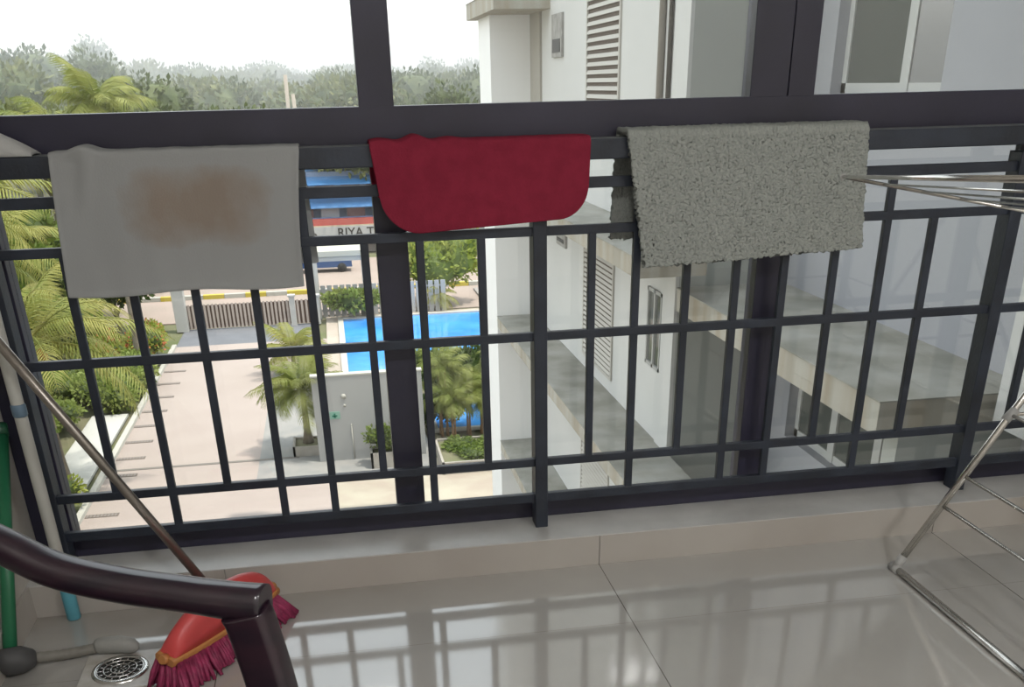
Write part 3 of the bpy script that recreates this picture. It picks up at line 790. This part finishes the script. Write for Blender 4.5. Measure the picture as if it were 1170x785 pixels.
# ---- vegetation helpers
def leafmat(name, a, b, tr=.35): return mat(name, a, rough=.6, spec=.3, col2=b, vscale=.9, trans=tr, detail=3)
M_frond = leafmat('palm frond', (0.250, 0.325, 0.056), (0.500, 0.525, 0.150))
M_frondy = leafmat('yellowed frond', (0.625, 0.575, 0.163), (0.425, 0.475, 0.112))
M_bush = leafmat('bush leaf', (0.163, 0.250, 0.037), (0.325, 0.425, 0.088))
M_bushy = leafmat('light bush leaf', (0.425, 0.525, 0.075), (0.625, 0.675, 0.163))
M_dk = leafmat('dark leaf', (0.094, 0.150, 0.037), (0.175, 0.237, 0.062))
M_far = leafmat('tree leaf', (0.106, 0.150, 0.044), (0.200, 0.250, 0.075), .2)
M_far2 = leafmat('tree leaf light', (0.213, 0.250, 0.075), (0.350, 0.375, 0.125), .2)
M_trunk = mat('palm trunk', (.27, .22, .16), rough=.95, col2=(.38, .33, .26), vscale=4, bump=.5, bscale=8)
M_bushm = leafmat('hedge leaf', (0.325, 0.450, 0.088), (0.500, 0.575, 0.163))
M_flower = mat('orange flower', (.80, .24, .08), rough=.6, var=.25, vscale=6)
def leaves(bm, centre, rad, n, size, R_, flat=.0, mi=0, drop=0):
    """n small pointed leaves scattered through an ellipsoid shell"""
    for _ in range(n):
        d = Vector((R_.gauss(0, 1), R_.gauss(0, 1), R_.gauss(0, 1))).normalized()
        rr = R_.uniform(.55, 1.02)
        p = Vector(centre)+Vector((d.x*rad[0], d.y*rad[1], d.z*rad[2]))*rr
        a = (d+Vector((R_.uniform(-.8, .8), R_.uniform(-.8, .8), R_.uniform(-.5, .9)-drop))).normalized()
        b = a.orthogonal().normalized(); b = Matrix.Rotation(R_.uniform(0, 2*PI), 3, a) @ b
        s = size*R_.uniform(.6, 1.3)
        vs = [bm.verts.new(q) for q in (p, p+a*s*.5+b*s*.28, p+a*s, p+a*s*.5-b*s*.28)]
        f = bm.faces.new(vs); f.material_index = mi
def lumps(bm, centre, rad, R_, mi=0, k=.78):
    r = bmesh.ops.create_icosphere(bm, subdivisions=2, radius=1)
    for v in r['verts']:
        n_ = 1+.22*noise.noise(v.co*2.1+Vector(centre))
        v.co = Vector(centre)+Vector((v.co.x*rad[0], v.co.y*rad[1], v.co.z*rad[2]))*k*n_
    for f in {f for v in r['verts'] for f in v.link_faces}: f.material_index = mi
def frond_mesh(name, length, droop, nl, ll, m, seed, rise=.5):
    R_ = random.Random(seed); bm = bmesh.new(); pts = []; n = 14
    for i in range(n+1):
        s = i/n; ang = rise-droop*s**1.25
        if i == 0: p = Vector((0, 0, 0))
        else: p = pts[-1]+Vector((math.cos(ang), 0, math.sin(ang)))*length/n
        pts.append(p)
    tube(bm, pts, [.045*length/4*(1-.85*i/n) for i in range(n+1)], 5)
    for k in range(nl):
        s = .12+.88*k/nl; i = min(n-1, int(s*n)); f = s*n-i; p = pts[i].lerp(pts[i+1], f); t = (pts[i+1]-pts[i]).normalized()
        L_ = ll*math.sin(PI*min(1, s*.92+.10))**.6*R_.uniform(.85, 1.1)
        for sd_ in (-1, 1):
            d = (Vector((0, sd_, 0))*.8+t*.55+Vector((0, 0, -.18+R_.uniform(-.12, .08)))).normalized()
            q1 = p+d*L_*.55+Vector((0, 0, -.02*L_)); q2 = p+d*L_+Vector((0, 0, -.38*L_)); wv = t*.045*L_
            a, b, c, e, g = [bm.verts.new(v) for v in (p-wv*.6, p+wv*.6, q1+wv, q1-wv, q2)]
            bm.faces.new((a, b, c, e)); bm.faces.new((e, c, g))
    me = bpy.data.meshes.new(name); bm.to_mesh(me); bm.free(); me.materials.append(m); return me
FR = {}
def palm(loc, h, length, nf, label, seed, group=None, coconuts=0, lean=(0, 0), m=None, trunk_r=.16, name='coconut_palm', ll=.85, nl=36, droop=1.7, cat='palm tree', clump=1, stem_m=None):
    m = m or M_frond; R_ = random.Random(seed)
    t = thing(name, label, cat, loc, 0, group)
    for c in range(clump):
        ox, oy = (0, 0) if clump == 1 else (R_.uniform(-.45, .45), R_.uniform(-.4, .4))
        hh = h*(1 if clump == 1 else R_.uniform(.6, 1.08))
        pts = [Vector((ox+lean[0]*s*s, oy+lean[1]*s*s, hh*s)) for s in [i/8 for i in range(9)]]
        bm = bmesh.new(); tube(bm, pts, [trunk_r*(1.35-.5*min(1, i/2)-.25*i/8) for i in range(9)], 10); obj('trunk', bm, stem_m or M_trunk, t)
        for k in range(nf):
            key = (length, round(droop, 2), ll, nl, m.name, k % 3)
            if key not in FR: FR[key] = frond_mesh('frond', length*(1, .9, 1.08)[k % 3], droop*(1, 1.2, .85)[k % 3], nl, ll, m, k+5)
            f = bpy.data.objects.new('frond', FR[key]); link(f, t)
            f.location = pts[-1]; el = -.55+1.5*(k/nf) if nf > 4 else .2
            f.rotation_euler = (R_.uniform(-.25, .25), -el+R_.uniform(-.12, .12), k*2.4+R_.uniform(-.25, .25))
    for k in range(coconuts):
        bm = bmesh.new(); a = 2*PI*k/coconuts; bmesh.ops.create_icosphere(bm, subdivisions=2, radius=.13)
        for v in bm.verts: v.co.z *= 1.2
        o = obj('coconut', bm, mat('orange coconut', (.85, .36, .07), rough=.5, var=.15), t, smooth=True)
        o.location = pts[-1]+Vector((math.cos(a)*.30*(1+.4*(k % 2)), math.sin(a)*.30, -.28-.16*(k % 3)))
    return t
def bush_proto(name, rad, n, size, m, seed, label, cat, flowers=0, trunk=0, blobs=5, core=None):
    R_ = random.Random(seed); t = thing(name, label, cat)
    bm = bmesh.new(); bf = bmesh.new()
    for k in range(blobs):
        a = 2*PI*k/blobs+R_.random(); d = 0 if blobs == 1 else R_.uniform(.25, .55)
        c = Vector((math.cos(a)*d*rad[0], math.sin(a)*d*rad[1], trunk+rad[2]*R_.uniform(.75, 1.35)))
        r = [x*R_.uniform(.5, .68) for x in rad]
        leaves(bm, c, r, n//blobs, size, R_); lumps(bm, c, r, R_, 1)
        if flowers: leaves(bf, c, [x*1.03 for x in r], flowers//blobs, size*.8, R_)
    obj('foliage', bm, [m, core or M_dk], t, recalc=False)
    if flowers: obj('blossom', bf, M_flower, t, recalc=False)
    else: bf.free()
    bm = bmesh.new()
    if trunk:
        tube(bm, [(0, 0, 0), (.05, .03, trunk*.5), (0, 0, trunk+rad[2]*.7)], [.09*rad[0]/1.5, .07*rad[0]/1.5, .04*rad[0]/1.5], 8)
        for k in range(4):
            a = k*1.6; tube(bm, [(0, 0, trunk*.8), (math.cos(a)*rad[0]*.4, math.sin(a)*rad[0]*.4, trunk+rad[2]*.9)], [.05*rad[0]/1.5, .02], 6)
        obj('trunk', bm, M_trunk, t)
    else:
        for k in range(5): tube(bm, [(0, 0, 0), (math.cos(k*1.3)*rad[0]*.3, math.sin(k*1.3)*rad[1]*.3, rad[2]*.8)], [.03, .012], 6)
        obj('stem', bm, M_trunk, t)
    return t

# coconut palms left
palm((-10.0, 30, G), 4.9, 4.3, 22, 'coconut palm with orange coconuts, nearest palm at the left', 11, coconuts=9, lean=(-.1, -.1), m=M_frondy, droop=1.5)
palm((-12.5, 33, G), 8.8, 4.4, 18, 'tall coconut palm whose drooping fronds cross the upper left opening', 12, lean=(-.3, 0), m=M_frondy, droop=1.4)
palm((-9.9, 45, G), 11.2, 2.4, 18, 'tall palm whose crown rises above the transom at left', 13, lean=(.3, 0), droop=1.3, nl=34)
palm((-13.5, 38, G), 6.5, 4.0, 16, 'coconut palm behind the white concrete slab at left', 14, m=M_frondy)
palm((-14, 56, G), 9.5, 3.8, 16, 'palm standing outside the gate at the far left', 15)
# palm beside shower wall and clumps by the small pool
palm((-2.15, 32.5, G+.3), 1.9, 2.05, 34, 'bushy short palm in the planter left of the shower wall', 21, trunk_r=.16, name='date_palm', ll=.5, nl=40, droop=1.5, m=M_frond)
palm((-2.9, 43.5, G), 1.1, 2.1, 20, 'bushy pale green palm beside the gate apron', 22, trunk_r=.14, name='date_palm', ll=.55, nl=36, droop=1.4, m=M_frondy)
M_ostem = mat('orange palm stem', (.42, .24, .12), rough=.8, var=.2, vscale=5)
ap = [(2.75, 33.0, 2.6), (3.55, 32.5, 2.1), (4.15, 33.2, 2.3), (4.75, 32.8, 1.8), (5.5, 33.6, 2.7)]
for i, (x, y, h) in enumerate(ap):
    palm((x, y, G), h, 1.15, 12, ['tall feathery garden palm nearest the mullion, in front of the pool', 'low garden palm second from left in front of the small pool', 'feathery garden palm in the middle of the row before the pool',
         'short garden palm right of the middle of the row before the pool', 'orange stemmed garden palm closest to the white building'][i], 30+i, trunk_r=.05, name='garden_palm', ll=.42, nl=26, droop=1.5, clump=3, stem_m=M_ostem, cat='palm')
# shrubs
b1 = bush_proto('shrub', (.62, .55, .55), 900, .16, M_bush, 41, 'rounded green shrub in the square planter before the shower wall', 'shrub')
b1.location = (.5, 30.3, G+.45)
hg = bush_proto('hedge_shrub', (1.25, 1.25, .75), 1900, .20, M_bushm, 42, 'clipped green shrub in the hedge beside the driveway kerb', 'shrub')
hg['group'] = 'green hedge shrubs along the driveway kerb'
first = True; R5 = random.Random(5)
for (x, y) in ((-10.3, 39.5), (-10.4, 41.3), (-10.2, 43), (-10.5, 44.8), (-12.2, 40.5), (-12.4, 43), (-12.0, 45), (-14, 42), (-11.9, 37), (-12.6, 35)):
    place(hg, first, (x, y, G), R5.uniform(0, 6), R5.uniform(.85, 1.15)); first = False
hl = bush_proto('light_shrub', (1.0, 1.1, .70), 1400, .20, M_bushy, 43, 'bright yellow green shrub in the border at the lower left', 'shrub')
hl['group'] = 'bright shrubs of the lower left border'
first = True
for (x, y) in ((-10.2, 26.3), (-9.95, 28.2), (-11.4, 27.4), (-11.5, 29.6), (-11.9, 31.6), (-12.6, 33.5), (-13.2, 30), (-11.9, 25), (-10.3, 24.5)):
    place(hl, first, (x, y, G), R5.uniform(0, 6), R5.uniform(.85, 1.2)); first = False
hf = bush_proto('flowering_shrub', (1.1, 1.2, .85), 1300, .22, M_bushy, 44, 'shrub with orange blossom by the kerb near the gate', 'shrub', flowers=420)
hf['group'] = 'orange blossomed shrubs near the gate'
first = True
for (x, y) in ((-10.1, 46.8), (-10.2, 48.9), (-11.9, 47.6), (-10.4, 51.0), (-12.8, 49.5), (-11.2, 44.9)):
    place(hf, first, (x, y, G), R5.uniform(0, 6), R5.uniform(.8, 1.1)); first = False
hb = bush_proto('green_shrub', (.85, .75, .55), 1100, .17, M_bush, 45, 'green shrub in the wide stone edged bed', 'shrub')
hb['group'] = 'green shrubs in the stone edged bed'
first = True
for (x, y) in ((3.1, 30.6), (4.2, 30.5), (3.6, 29.7), (4.3, 29.5)):
    place(hb, first, (x, y, G+.15), R5.uniform(0, 6), (.8, .8, .45)); first = False
hd = bush_proto('dark_shrub', (1.0, .8, .9), 1300, .20, M_dk, 46, 'dark green shrub in the screen between the palms and the big pool', 'shrub')
hd['group'] = 'dark shrubs screening the big pool'
first = True
for x in (2.4, 3.5, 4.6, 5.7, 6.8):
    place(hd, first, (x, 38.6+.3*math.sin(x*5), G), R5.uniform(0, 6), (1.0, 1.0, 1.25)); first = False
for x in (2.3, 3.3, 5.9): place(hd, False, (x, 34.0, G), R5.uniform(0, 6), (.75, .7, .8), label='dark green shrub standing among the garden palm stems', group='dark shrubs among the garden palms')
# trees inside, by the far fence
tr = bush_proto('garden_tree', (2.6, 2.1, 2.1), 4200, .32, M_bushy, 47, 'bushy bright green tree behind the far end of the pool', 'tree', trunk=.4, blobs=9, core=M_bush)
tr.location = (5.4, 58.2, G)
t2 = bush_proto('garden_tree', (1.8, .8, .75), 2400, .26, M_bushm, 48, 'spreading green tree by the white fence at the near side of the gatehouse', 'tree', trunk=.3, blobs=7)
t2.location = (.2, 54.9, G)
t3 = palm((5.1, 56.3, G), .8, 1.5, 16, 'low brownish palm under the bright tree behind the pool', 51, m=M_frondy, trunk_r=.2, name='date_palm', ll=.4, nl=30, droop=1.7)
t4 = bush_proto('garden_tree', (2.3, 2.3, 1.9), 2600, .38, M_dk, 49, 'dark leaved tree left of the white gate pillar', 'tree', trunk=1.0, blobs=7)
t4.location = (-12.6, 54.8, G)

# ---- gate, pillars, fence
M_pill = mat('white gate pillar', (.80, .78, .74), rough=.7, var=.05, vscale=1)
def pillar(x, y, w_, h, label, m=None):
    t = thing('gate_pillar', label, 'pillar', (x, y, G)); bm = bmesh.new(); box(bm, -w_/2, w_/2, -w_/2, w_/2, 0, h, bev=.01); obj('shaft', bm, m or M_pill, t)
    bm = bmesh.new(); box(bm, -w_/2-.06, w_/2+.06, -w_/2-.06, w_/2+.06, h, h+.1, bev=.01); obj('cap', bm, m or M_pill, t); return t
pillar(-9.15, 54.3, .62, 2.25, 'wide white gate pillar at the left end of the slatted gate')
pillar(-3.15, 54.3, .30, 1.55, 'slim white gate pillar between the wide gate and the small gate')
pillar(-1.85, 54.3, .32, 1.5, 'slim white gate pillar right of the small slatted gate')
def gate(x0, x1, label):
    t = thing('slatted_gate', label, 'gate', ((x0+x1)/2, 54.3, G)); w_ = (x1-x0)
    bm = bmesh.new(); box(bm, -w_/2, w_/2, -.03, .03, .10, .17); box(bm, -w_/2, w_/2, -.03, .03, 1.25, 1.32); box(bm, -w_/2, -w_/2+.06, -.03, .03, .1, 1.32); box(bm, w_/2-.06, w_/2, -.03, .03, .1, 1.32)
    obj('frame', bm, mat('brown gate frame', (.20, .13, .10), rough=.6), t)
    n = int(w_/.21)
    for k in range(n):
        xx = -w_/2+w_*(k+.5)/n
        bm = bmesh.new(); box(bm, xx-.06, xx+.06, -.05, -.03, .06, 1.38); obj('slat', bm, mat('pinkish gate slat', (.72, .60, .52), rough=.6), t)
    bm = bmesh.new(); box(bm, -w_/2, w_/2, .03, .045, .12, 1.3); obj('backing_sheet', bm, mat('brown backing', (.30, .20, .15), rough=.8), t)
gate(-8.8, -3.32, 'wide pale slatted sliding gate across the end of the driveway')
gate(-2.98, -2.03, 'small slatted side gate right of the wide gate')
GHs = thing('gatehouse', 'white flat roofed gate portal beside the side gate', 'gatehouse', (-.3, 56.6, G))
bm = bmesh.new(); box(bm, -1.75, 1.55, -1.2, 1.2, 3.35, 3.65, bev=.02); obj('roof', bm, mat('gatehouse roof', (.78, .76, .66), rough=.7), GHs)
bm = bmesh.new(); box(bm, -1.60, 1.40, -1.1, -1.0, 3.1, 3.35); obj('beam', bm, M_pill, GHs)
for x in (-1.6, 1.15): bm = bmesh.new(); box(bm, x, x+.3, -1.15, -.85, 0, 3.35); obj('column', bm, M_pill, GHs)
# white panel fence toward the pool
FN = thing('panel_fence', 'white vertical panel fence behind the pool, right of the gate', 'fence', (0, 55.9, G))
for k in range(20):
    bm = bmesh.new(); x = -1.55+.36*k; box(bm, x, x+.27, -.05, .05, 0, 1.75); obj('panel', bm, mat('fence panel', (.66, .66, .66), rough=.8, var=.05, vscale=1), FN)
bm = bmesh.new(); box(bm, -1.6, 5.6, .05, .09, .3, .4); box(bm, -1.6, 5.6, .05, .09, 1.4, 1.5); obj('rail', bm, M_pill, FN)
# kerb of the street, black/yellow blocks
KB = None
for k in range(34):
    x = -22+1.3*k
    c = bx('kerb_block', (x, x+1.28, 63.4, 63.8, G, G+.25), mat('yellow kerb', (.85, .68, .10), rough=.8) if k % 2 == 0 else mat('white block kerb', (.74, .72, .64), rough=.8), None)
    tag(c, 'yellow painted kerb block along the street behind the gate' if k % 2 == 0 else 'whitish kerb block along the street behind the gate', 'kerb block', 'yellow blocks of the street kerb' if k % 2 == 0 else 'whitish blocks of the street kerb')
st('pavement', (8, 40, 57.5, 62.0, G, G+.12), mat('pavement', (.50, .46, .42), rough=.9, var=.06))

# ---- shop row with sign
SH = thing('shop_building', 'two storey shop row with blue sheet awnings and a long white sign', 'building', (0, 80, G))
def sh(name, dims, m, parent=None):
    bm = bmesh.new(); x0, x1, a, b, z0, z1 = dims; box(bm, x0, x1, a, b, z0, z1); return obj(name, bm, m, parent or SH)
M_sb = mat('sky blue sheet', (.16, .42, .85), rough=.5, var=.08, vscale=.8)
M_mar = mat('maroon window', (.16, .07, .08), rough=.4, col2=(.26, .17, .17), vscale=.7)
sh('wall', (-14, 19, 1.2, 9, 0, 5.9), mat('blue grey wall', (.30, .40, .58), rough=.8, var=.1, vscale=.3))
def awn(z0, z1, y0, y1, m):
    bm = bmesh.new()
    vs = [bm.verts.new(p) for p in ((-14, y0, z0), (19, y0, z0), (19, y1, z1), (-14, y1, z1), (-14, y0, z0-.08), (19, y0, z0-.08), (19, y1, z1-.08), (-14, y1, z1-.08))]
    for q in ((0, 1, 2, 3), (7, 6, 5, 4), (0, 4, 5, 1), (1, 5, 6, 2), (2, 6, 7, 3), (3, 7, 4, 0)): bm.faces.new([vs[i] for i in q])
    return obj('awning', bm, m, SH)
awn(5.10, 6.3, .0, 3.2, M_sb); awn(3.45, 4.20, .0, 1.3, M_sb)
sh('white_ridge', (-2, 5, .1, .3, 4.15, 4.32), M_pill)
for k in range(16):
    x = -13.6+2.0*k
    w1 = sh('window', (x, x+1.5, 1.12, 1.2, 4.35, 5.0), M_mar)
    w2 = sh('window', (x+.3, x+1.7, .62, 1.2, 2.62, 3.4), M_mar if k % 3 else mat('pale shutter', (.42, .45, .50), rough=.6))
sh('balcony_front', (-14, 19, .45, .62, 2.35, 2.66), mat('blue panel', (.22, .36, .66), rough=.7))
rb_ = sh('red_band', (-14, 13, -.1, .5, 2.14, 2.60), mat('red band', (.78, .16, .13), rough=.6)); sh('cream_band', (-14, 13, -.15, .5, 2.05, 2.14), mat('cream band', (.85, .72, .50), rough=.6))
sb = sh('sign_board', (-14, 9.0, -.22, .5, 1.02, 2.05), mat('white sign board', (.78, .77, .75), rough=.6)); sb['label'] = 'white sign board reading RIYA T'
def text(s, x, z, size, m, parent):
    cu = bpy.data.curves.new('lettering', 'FONT'); cu.body = s; cu.size = size; cu.extrude = .012; cu.offset = .008
    to = bpy.data.objects.new('lettering', cu); COL.objects.link(to)
    dg = bpy.context.evaluated_depsgraph_get(); me = bpy.data.meshes.new_from_object(to.evaluated_get(dg))
    COL.objects.unlink(to); bpy.data.objects.remove(to)
    o = bpy.data.objects.new('lettering', me); link(o, parent); me.materials.clear(); me.materials.append(m)
    o.location = (x, -.235, z); o.rotation_euler = (PI/2, 0, 0); return o
M_ltr = mat('grey brown lettering', (.10, .085, .075), rough=.6)
text('RIYA T', -.20, 1.28, .95, M_ltr, sb)
bm = bmesh.new(); lathe(bm, [(.12, 0), (.12, .02), (.24, .02), (.24, 0)], seg=24, M=Matrix.Translation((-2.02, -.22, 1.42)) @ Matrix.Rotation(PI/2, 4, 'X')); box(bm, -2.07, -1.97, -.24, -.22, 1.34, 1.5); obj('emblem', bm, M_ltr, sb)
sh('shop_wall', (-14, 9, .6, 1.2, 0, .98), mat('shop front brown', (.42, .36, .33), rough=.8, col2=(.24, .20, .19), vscale=.5))  # random mottling between two brown tones
rs = sh('roller_shutter', (8.9, 13.5, -.05, .5, .2, 1.95), mat('grey shutter', (.40, .40, .41), rough=.5))
bm = bmesh.new()
for k in range(9): box(bm, 8.9, 13.5, -.11, -.05, .28+k*.19, .36+k*.19)
obj('shutter_ribs', bm, mat('grey shutter rib', (.52, .52, .52), rough=.5), rs)
# ---- parked car and motorbikes
CR = thing('parked_car', 'small blue car parked on the street behind the gate portal', 'car', (-1.3, 72, G))
bm = bmesh.new()
prof = [(-1.8, .35), (-1.85, .75), (-1.25, .88), (-.75, 1.38), (.75, 1.42), (1.35, .95), (1.85, .88), (1.88, .35)]
a = [bm.verts.new((x, -.75, z)) for x, z in prof]; b = [bm.verts.new((x, .75, z)) for x, z in prof]
bm.faces.new(a); bm.faces.new(b[::-1])
for i in range(8): bm.faces.new((a[i], b[i], b[(i+1) % 8], a[(i+1) % 8]))
obj('body', bm, mat('blue car paint', (.05, .13, .34), rough=.3), CR)
for s in (-.76, .74):
    bm = bmesh.new(); vs = [bm.verts.new((x, s, z)) for x, z in ((-1.0, .92), (-.68, 1.3), (.68, 1.33), (1.1, .93))]; vb = [bm.verts.new(v.co+Vector((0, .02, 0))) for v in vs]
    bm.faces.new(vs); bm.faces.new(vb[::-1])
    for i in range(4): bm.faces.new((vs[i], vb[i], vb[(i+1) % 4], vs[(i+1) % 4]))
    obj('side_window', bm, mat('car glass', (.02, .025, .03), rough=.1), CR)
for x in (-1.15, 1.15):
    for s in (-.78, .60):
        bm = bmesh.new(); lathe(bm, [(0, 0), (.18, 0), (.2, -.01), (.31, 0), (.32, .03), (.32, .15), (.30, .18), (0, .18)], seg=20, M=Matrix.Translation((x, s+.18, .32)) @ Matrix.Rotation(PI/2, 4, 'X')); obj('wheel', bm, mat('tyre', (.03, .03, .03), rough=.8), CR)
MB = thing('motorbike', 'parked motorbike in the row at the street edge beside the white building', 'motorbike', (0, 0, 0), 0, 'motorbikes parked in a row')
for x in (-.6, .6):
    bm = bmesh.new(); ps = [(x+.27*math.cos(2*PI*k/20), 0, .3+.27*math.sin(2*PI*k/20)) for k in range(21)]; tube(bm, ps, .045, 8, cap=False)
    for k in range(5): tube(bm, [(x, 0, .3), (x+.26*math.cos(k*1.257), 0, .3+.26*math.sin(k*1.257))], .012, 5)
    obj('wheel', bm, mat('tyre', (.03, .03, .03)), MB)
bm = bmesh.new(); sweep_rect(bm, [(-.75, 0, .62), (-.35, 0, .66), (0, 0, .62), (.25, 0, .72), (.48, 0, .78)], [.14, .22, .2, .22, .1], [.1, .16, .18, .2, .12], Vector((0, 1, 0)), .4); tube(bm, [(.48, 0, .78), (.6, 0, .3)], .03, 8); obj('body', bm, mat('dark blue bike paint', (.06, .09, .18), rough=.35), MB)
bm = bmesh.new(); sweep_rect(bm, [(-.75, 0, .74), (-.1, 0, .74)], .2, .08, Vector((0, 1, 0)), .4); obj('seat', bm, mat('black vinyl', (.02, .02, .02), rough=.5), MB)
bm = bmesh.new(); tube(bm, [(.42, -.3, .98), (.46, 0, .95), (.42, .3, .98)], .02, 8); obj('handlebar', bm, M_alu, MB)
first = True
for i in range(7):
    o = MB if first else copy_tree(MB); first = False
    o.location = (9.2+.62*i, 69.5, G+.005); o.rotation_euler = (0, 0, PI/2+.15)
# ---- lamp pole pair beyond
PL = thing('concrete_pole', 'pale twin concrete utility pole rising from the trees', 'pole', (-2.9, 90, G))
for x in (-.22, .22):
    bm = bmesh.new(); sweep_rect(bm, [(x*2.2, 0, 0), (x, 0, 12.6 if x < 0 else 11.2)], .30, .34, Vector((1, 0, 0)), .1); obj('shaft', bm, mat('pale pole concrete', (.62, .54, .46), rough=.9), PL)
for z in (3, 6, 9): bm = bmesh.new(); box(bm, -.4, .4, -.08, .08, z, z+.2); obj('cross_tie', bm, mat('pale pole concrete', (.62, .54, .46)), PL)

# ---- tree belt
protos = []
for i, (m_, lab) in enumerate(((M_far, 'dark round crowned tree in the hazy tree belt'), (M_far2, 'pale green broad crowned tree in the hazy tree belt'), (M_far, 'tall narrow crowned tree in the hazy tree belt'))):
    rad = ((4.2, 4.2, 3.4), (5.0, 4.5, 3.0), (3.0, 3.0, 4.6))[i]
    p = bush_proto('forest_tree', rad, 4200, .50, m_, 60+i, lab, 'tree', trunk=(5.0, 4.6, 4.6)[i], blobs=9, core=M_far)
    p['group'] = ('dark round trees of the belt', 'pale broad trees of the belt', 'tall narrow trees of the belt')[i]; protos.append([p, True])
RF = random.Random(21)
spots = []
for row, (y, n, x0, x1) in enumerate(((88, 12, -42, 22), (98, 14, -48, 26), (110, 15, -54, 30), (126, 16, -62, 34), (146, 17, -72, 40), (172, 18, -84, 46), (205, 18, -98, 54), (250, 18, -115, 66))):
    for k in range(n):
        spots.append((x0+(x1-x0)*(k+RF.random()*.8)/n, y+RF.uniform(-5, 5), row))
for (x, y, row) in spots:
    if abs(x+2.9) < 3.5 and y < 95: continue
    if row < 1 and -9 < x < 20: pass
    k = RF.choice((0, 0, 1, 1, 2)); pr_ = protos[k]
    dist = math.hypot(x+.5, y+2.5); el = RF.uniform(.0, .85)+(1.0 if (x+.5)/(y+2.5) < -.14 and RF.random() < .5 else 0)
    s = (1.217+dist*math.tan(math.radians(el))-G)/(11.4, 10.4, 13.2)[k]
    if row < 2: s *= RF.uniform(.80, .95)
    place(pr_[0], pr_[1], (x, y, G+(0 if y < 160 else 1.2)), RF.uniform(0, 6.28), s); pr_[1] = False
far_palm = None
for i, (x, y) in enumerate(((1, 92), (4.5, 95), (8, 91), (11, 97), (14, 93), (6, 103), (-16, 84), (-21, 90), (-27, 83), (-33, 92))):
    if far_palm is None:
        far_palm = palm((x, y, G), 8.2, 3.6, 14, 'pale coconut palm rising at the front of the hazy tree belt', 70, 'pale palms of the tree belt', m=M_frondy, nl=24); 
    else:
        o = copy_tree(far_palm); o.location = (x, y, G); o.rotation_euler = (0, 0, i*1.1); o.scale = (1, 1, RF.uniform(.88, 1.04))
# undergrowth between left palms and tree belt
ug = bush_proto('undergrowth_bush', (2.2, 2.2, 1.5), 1500, .42, M_bush, 80, 'loose green bush in the overgrown plot behind the left palms', 'bush')
ug['group'] = 'bushes of the overgrown plot at left'
first = True
for k in range(44):
    x = RF.uniform(-40, -13.5); y = RF.uniform(24, 80)
    if y > 55 and y < 78 and x > -12: continue
    place(ug, first, (x, y, G), RF.uniform(0, 6), RF.uniform(.9, 1.7)); first = False
# hills
bm = bmesh.new(); n = 80; ra = []
for j in range(9):
    row = []
    for i in range(n+1):
        x = -500+1000*i/n; e = math.exp(-((x-35)/70)**2)*17+math.exp(-((x+260)/120)**2)*8+math.exp(-((x-300)/160)**2)*14+13
        h = e*math.sin(PI*j/8)*(1+.18*noise.noise(Vector((x*.03, j*.6, 0))))
        row.append(bm.verts.new((x, 560+j*30, G-1+h)))
    ra.append(row)
for j in range(8):
    for i in range(n): bm.faces.new((ra[j][i], ra[j][i+1], ra[j+1][i+1], ra[j+1][i])).smooth = True
struct('hills', bm, mat('wooded hill', (.08, .13, .06), rough=1, col2=(.14, .18, .08), vscale=.05))
# haze over the far country
bm = bmesh.new(); box(bm, -600, 600, 84, 700, G-5, 14)
hz = obj('haze', bm, mat('haze', (1, 1, 1))); m = bpy.data.materials.new('haze volume'); nt, N, L = nodes_of(m)
N.remove(N['Principled BSDF']); v = N.new('ShaderNodeVolumeScatter'); v.inputs['Color'].default_value = (.93, .97, 1, 1); v.inputs['Density'].default_value = .0085; v.inputs['Anisotropy'].default_value = .2
L.new(v.outputs[0], N['Material Output'].inputs['Volume']); hz.data.materials.clear(); hz.data.materials.append(m)
hz['kind'] = 'structure'
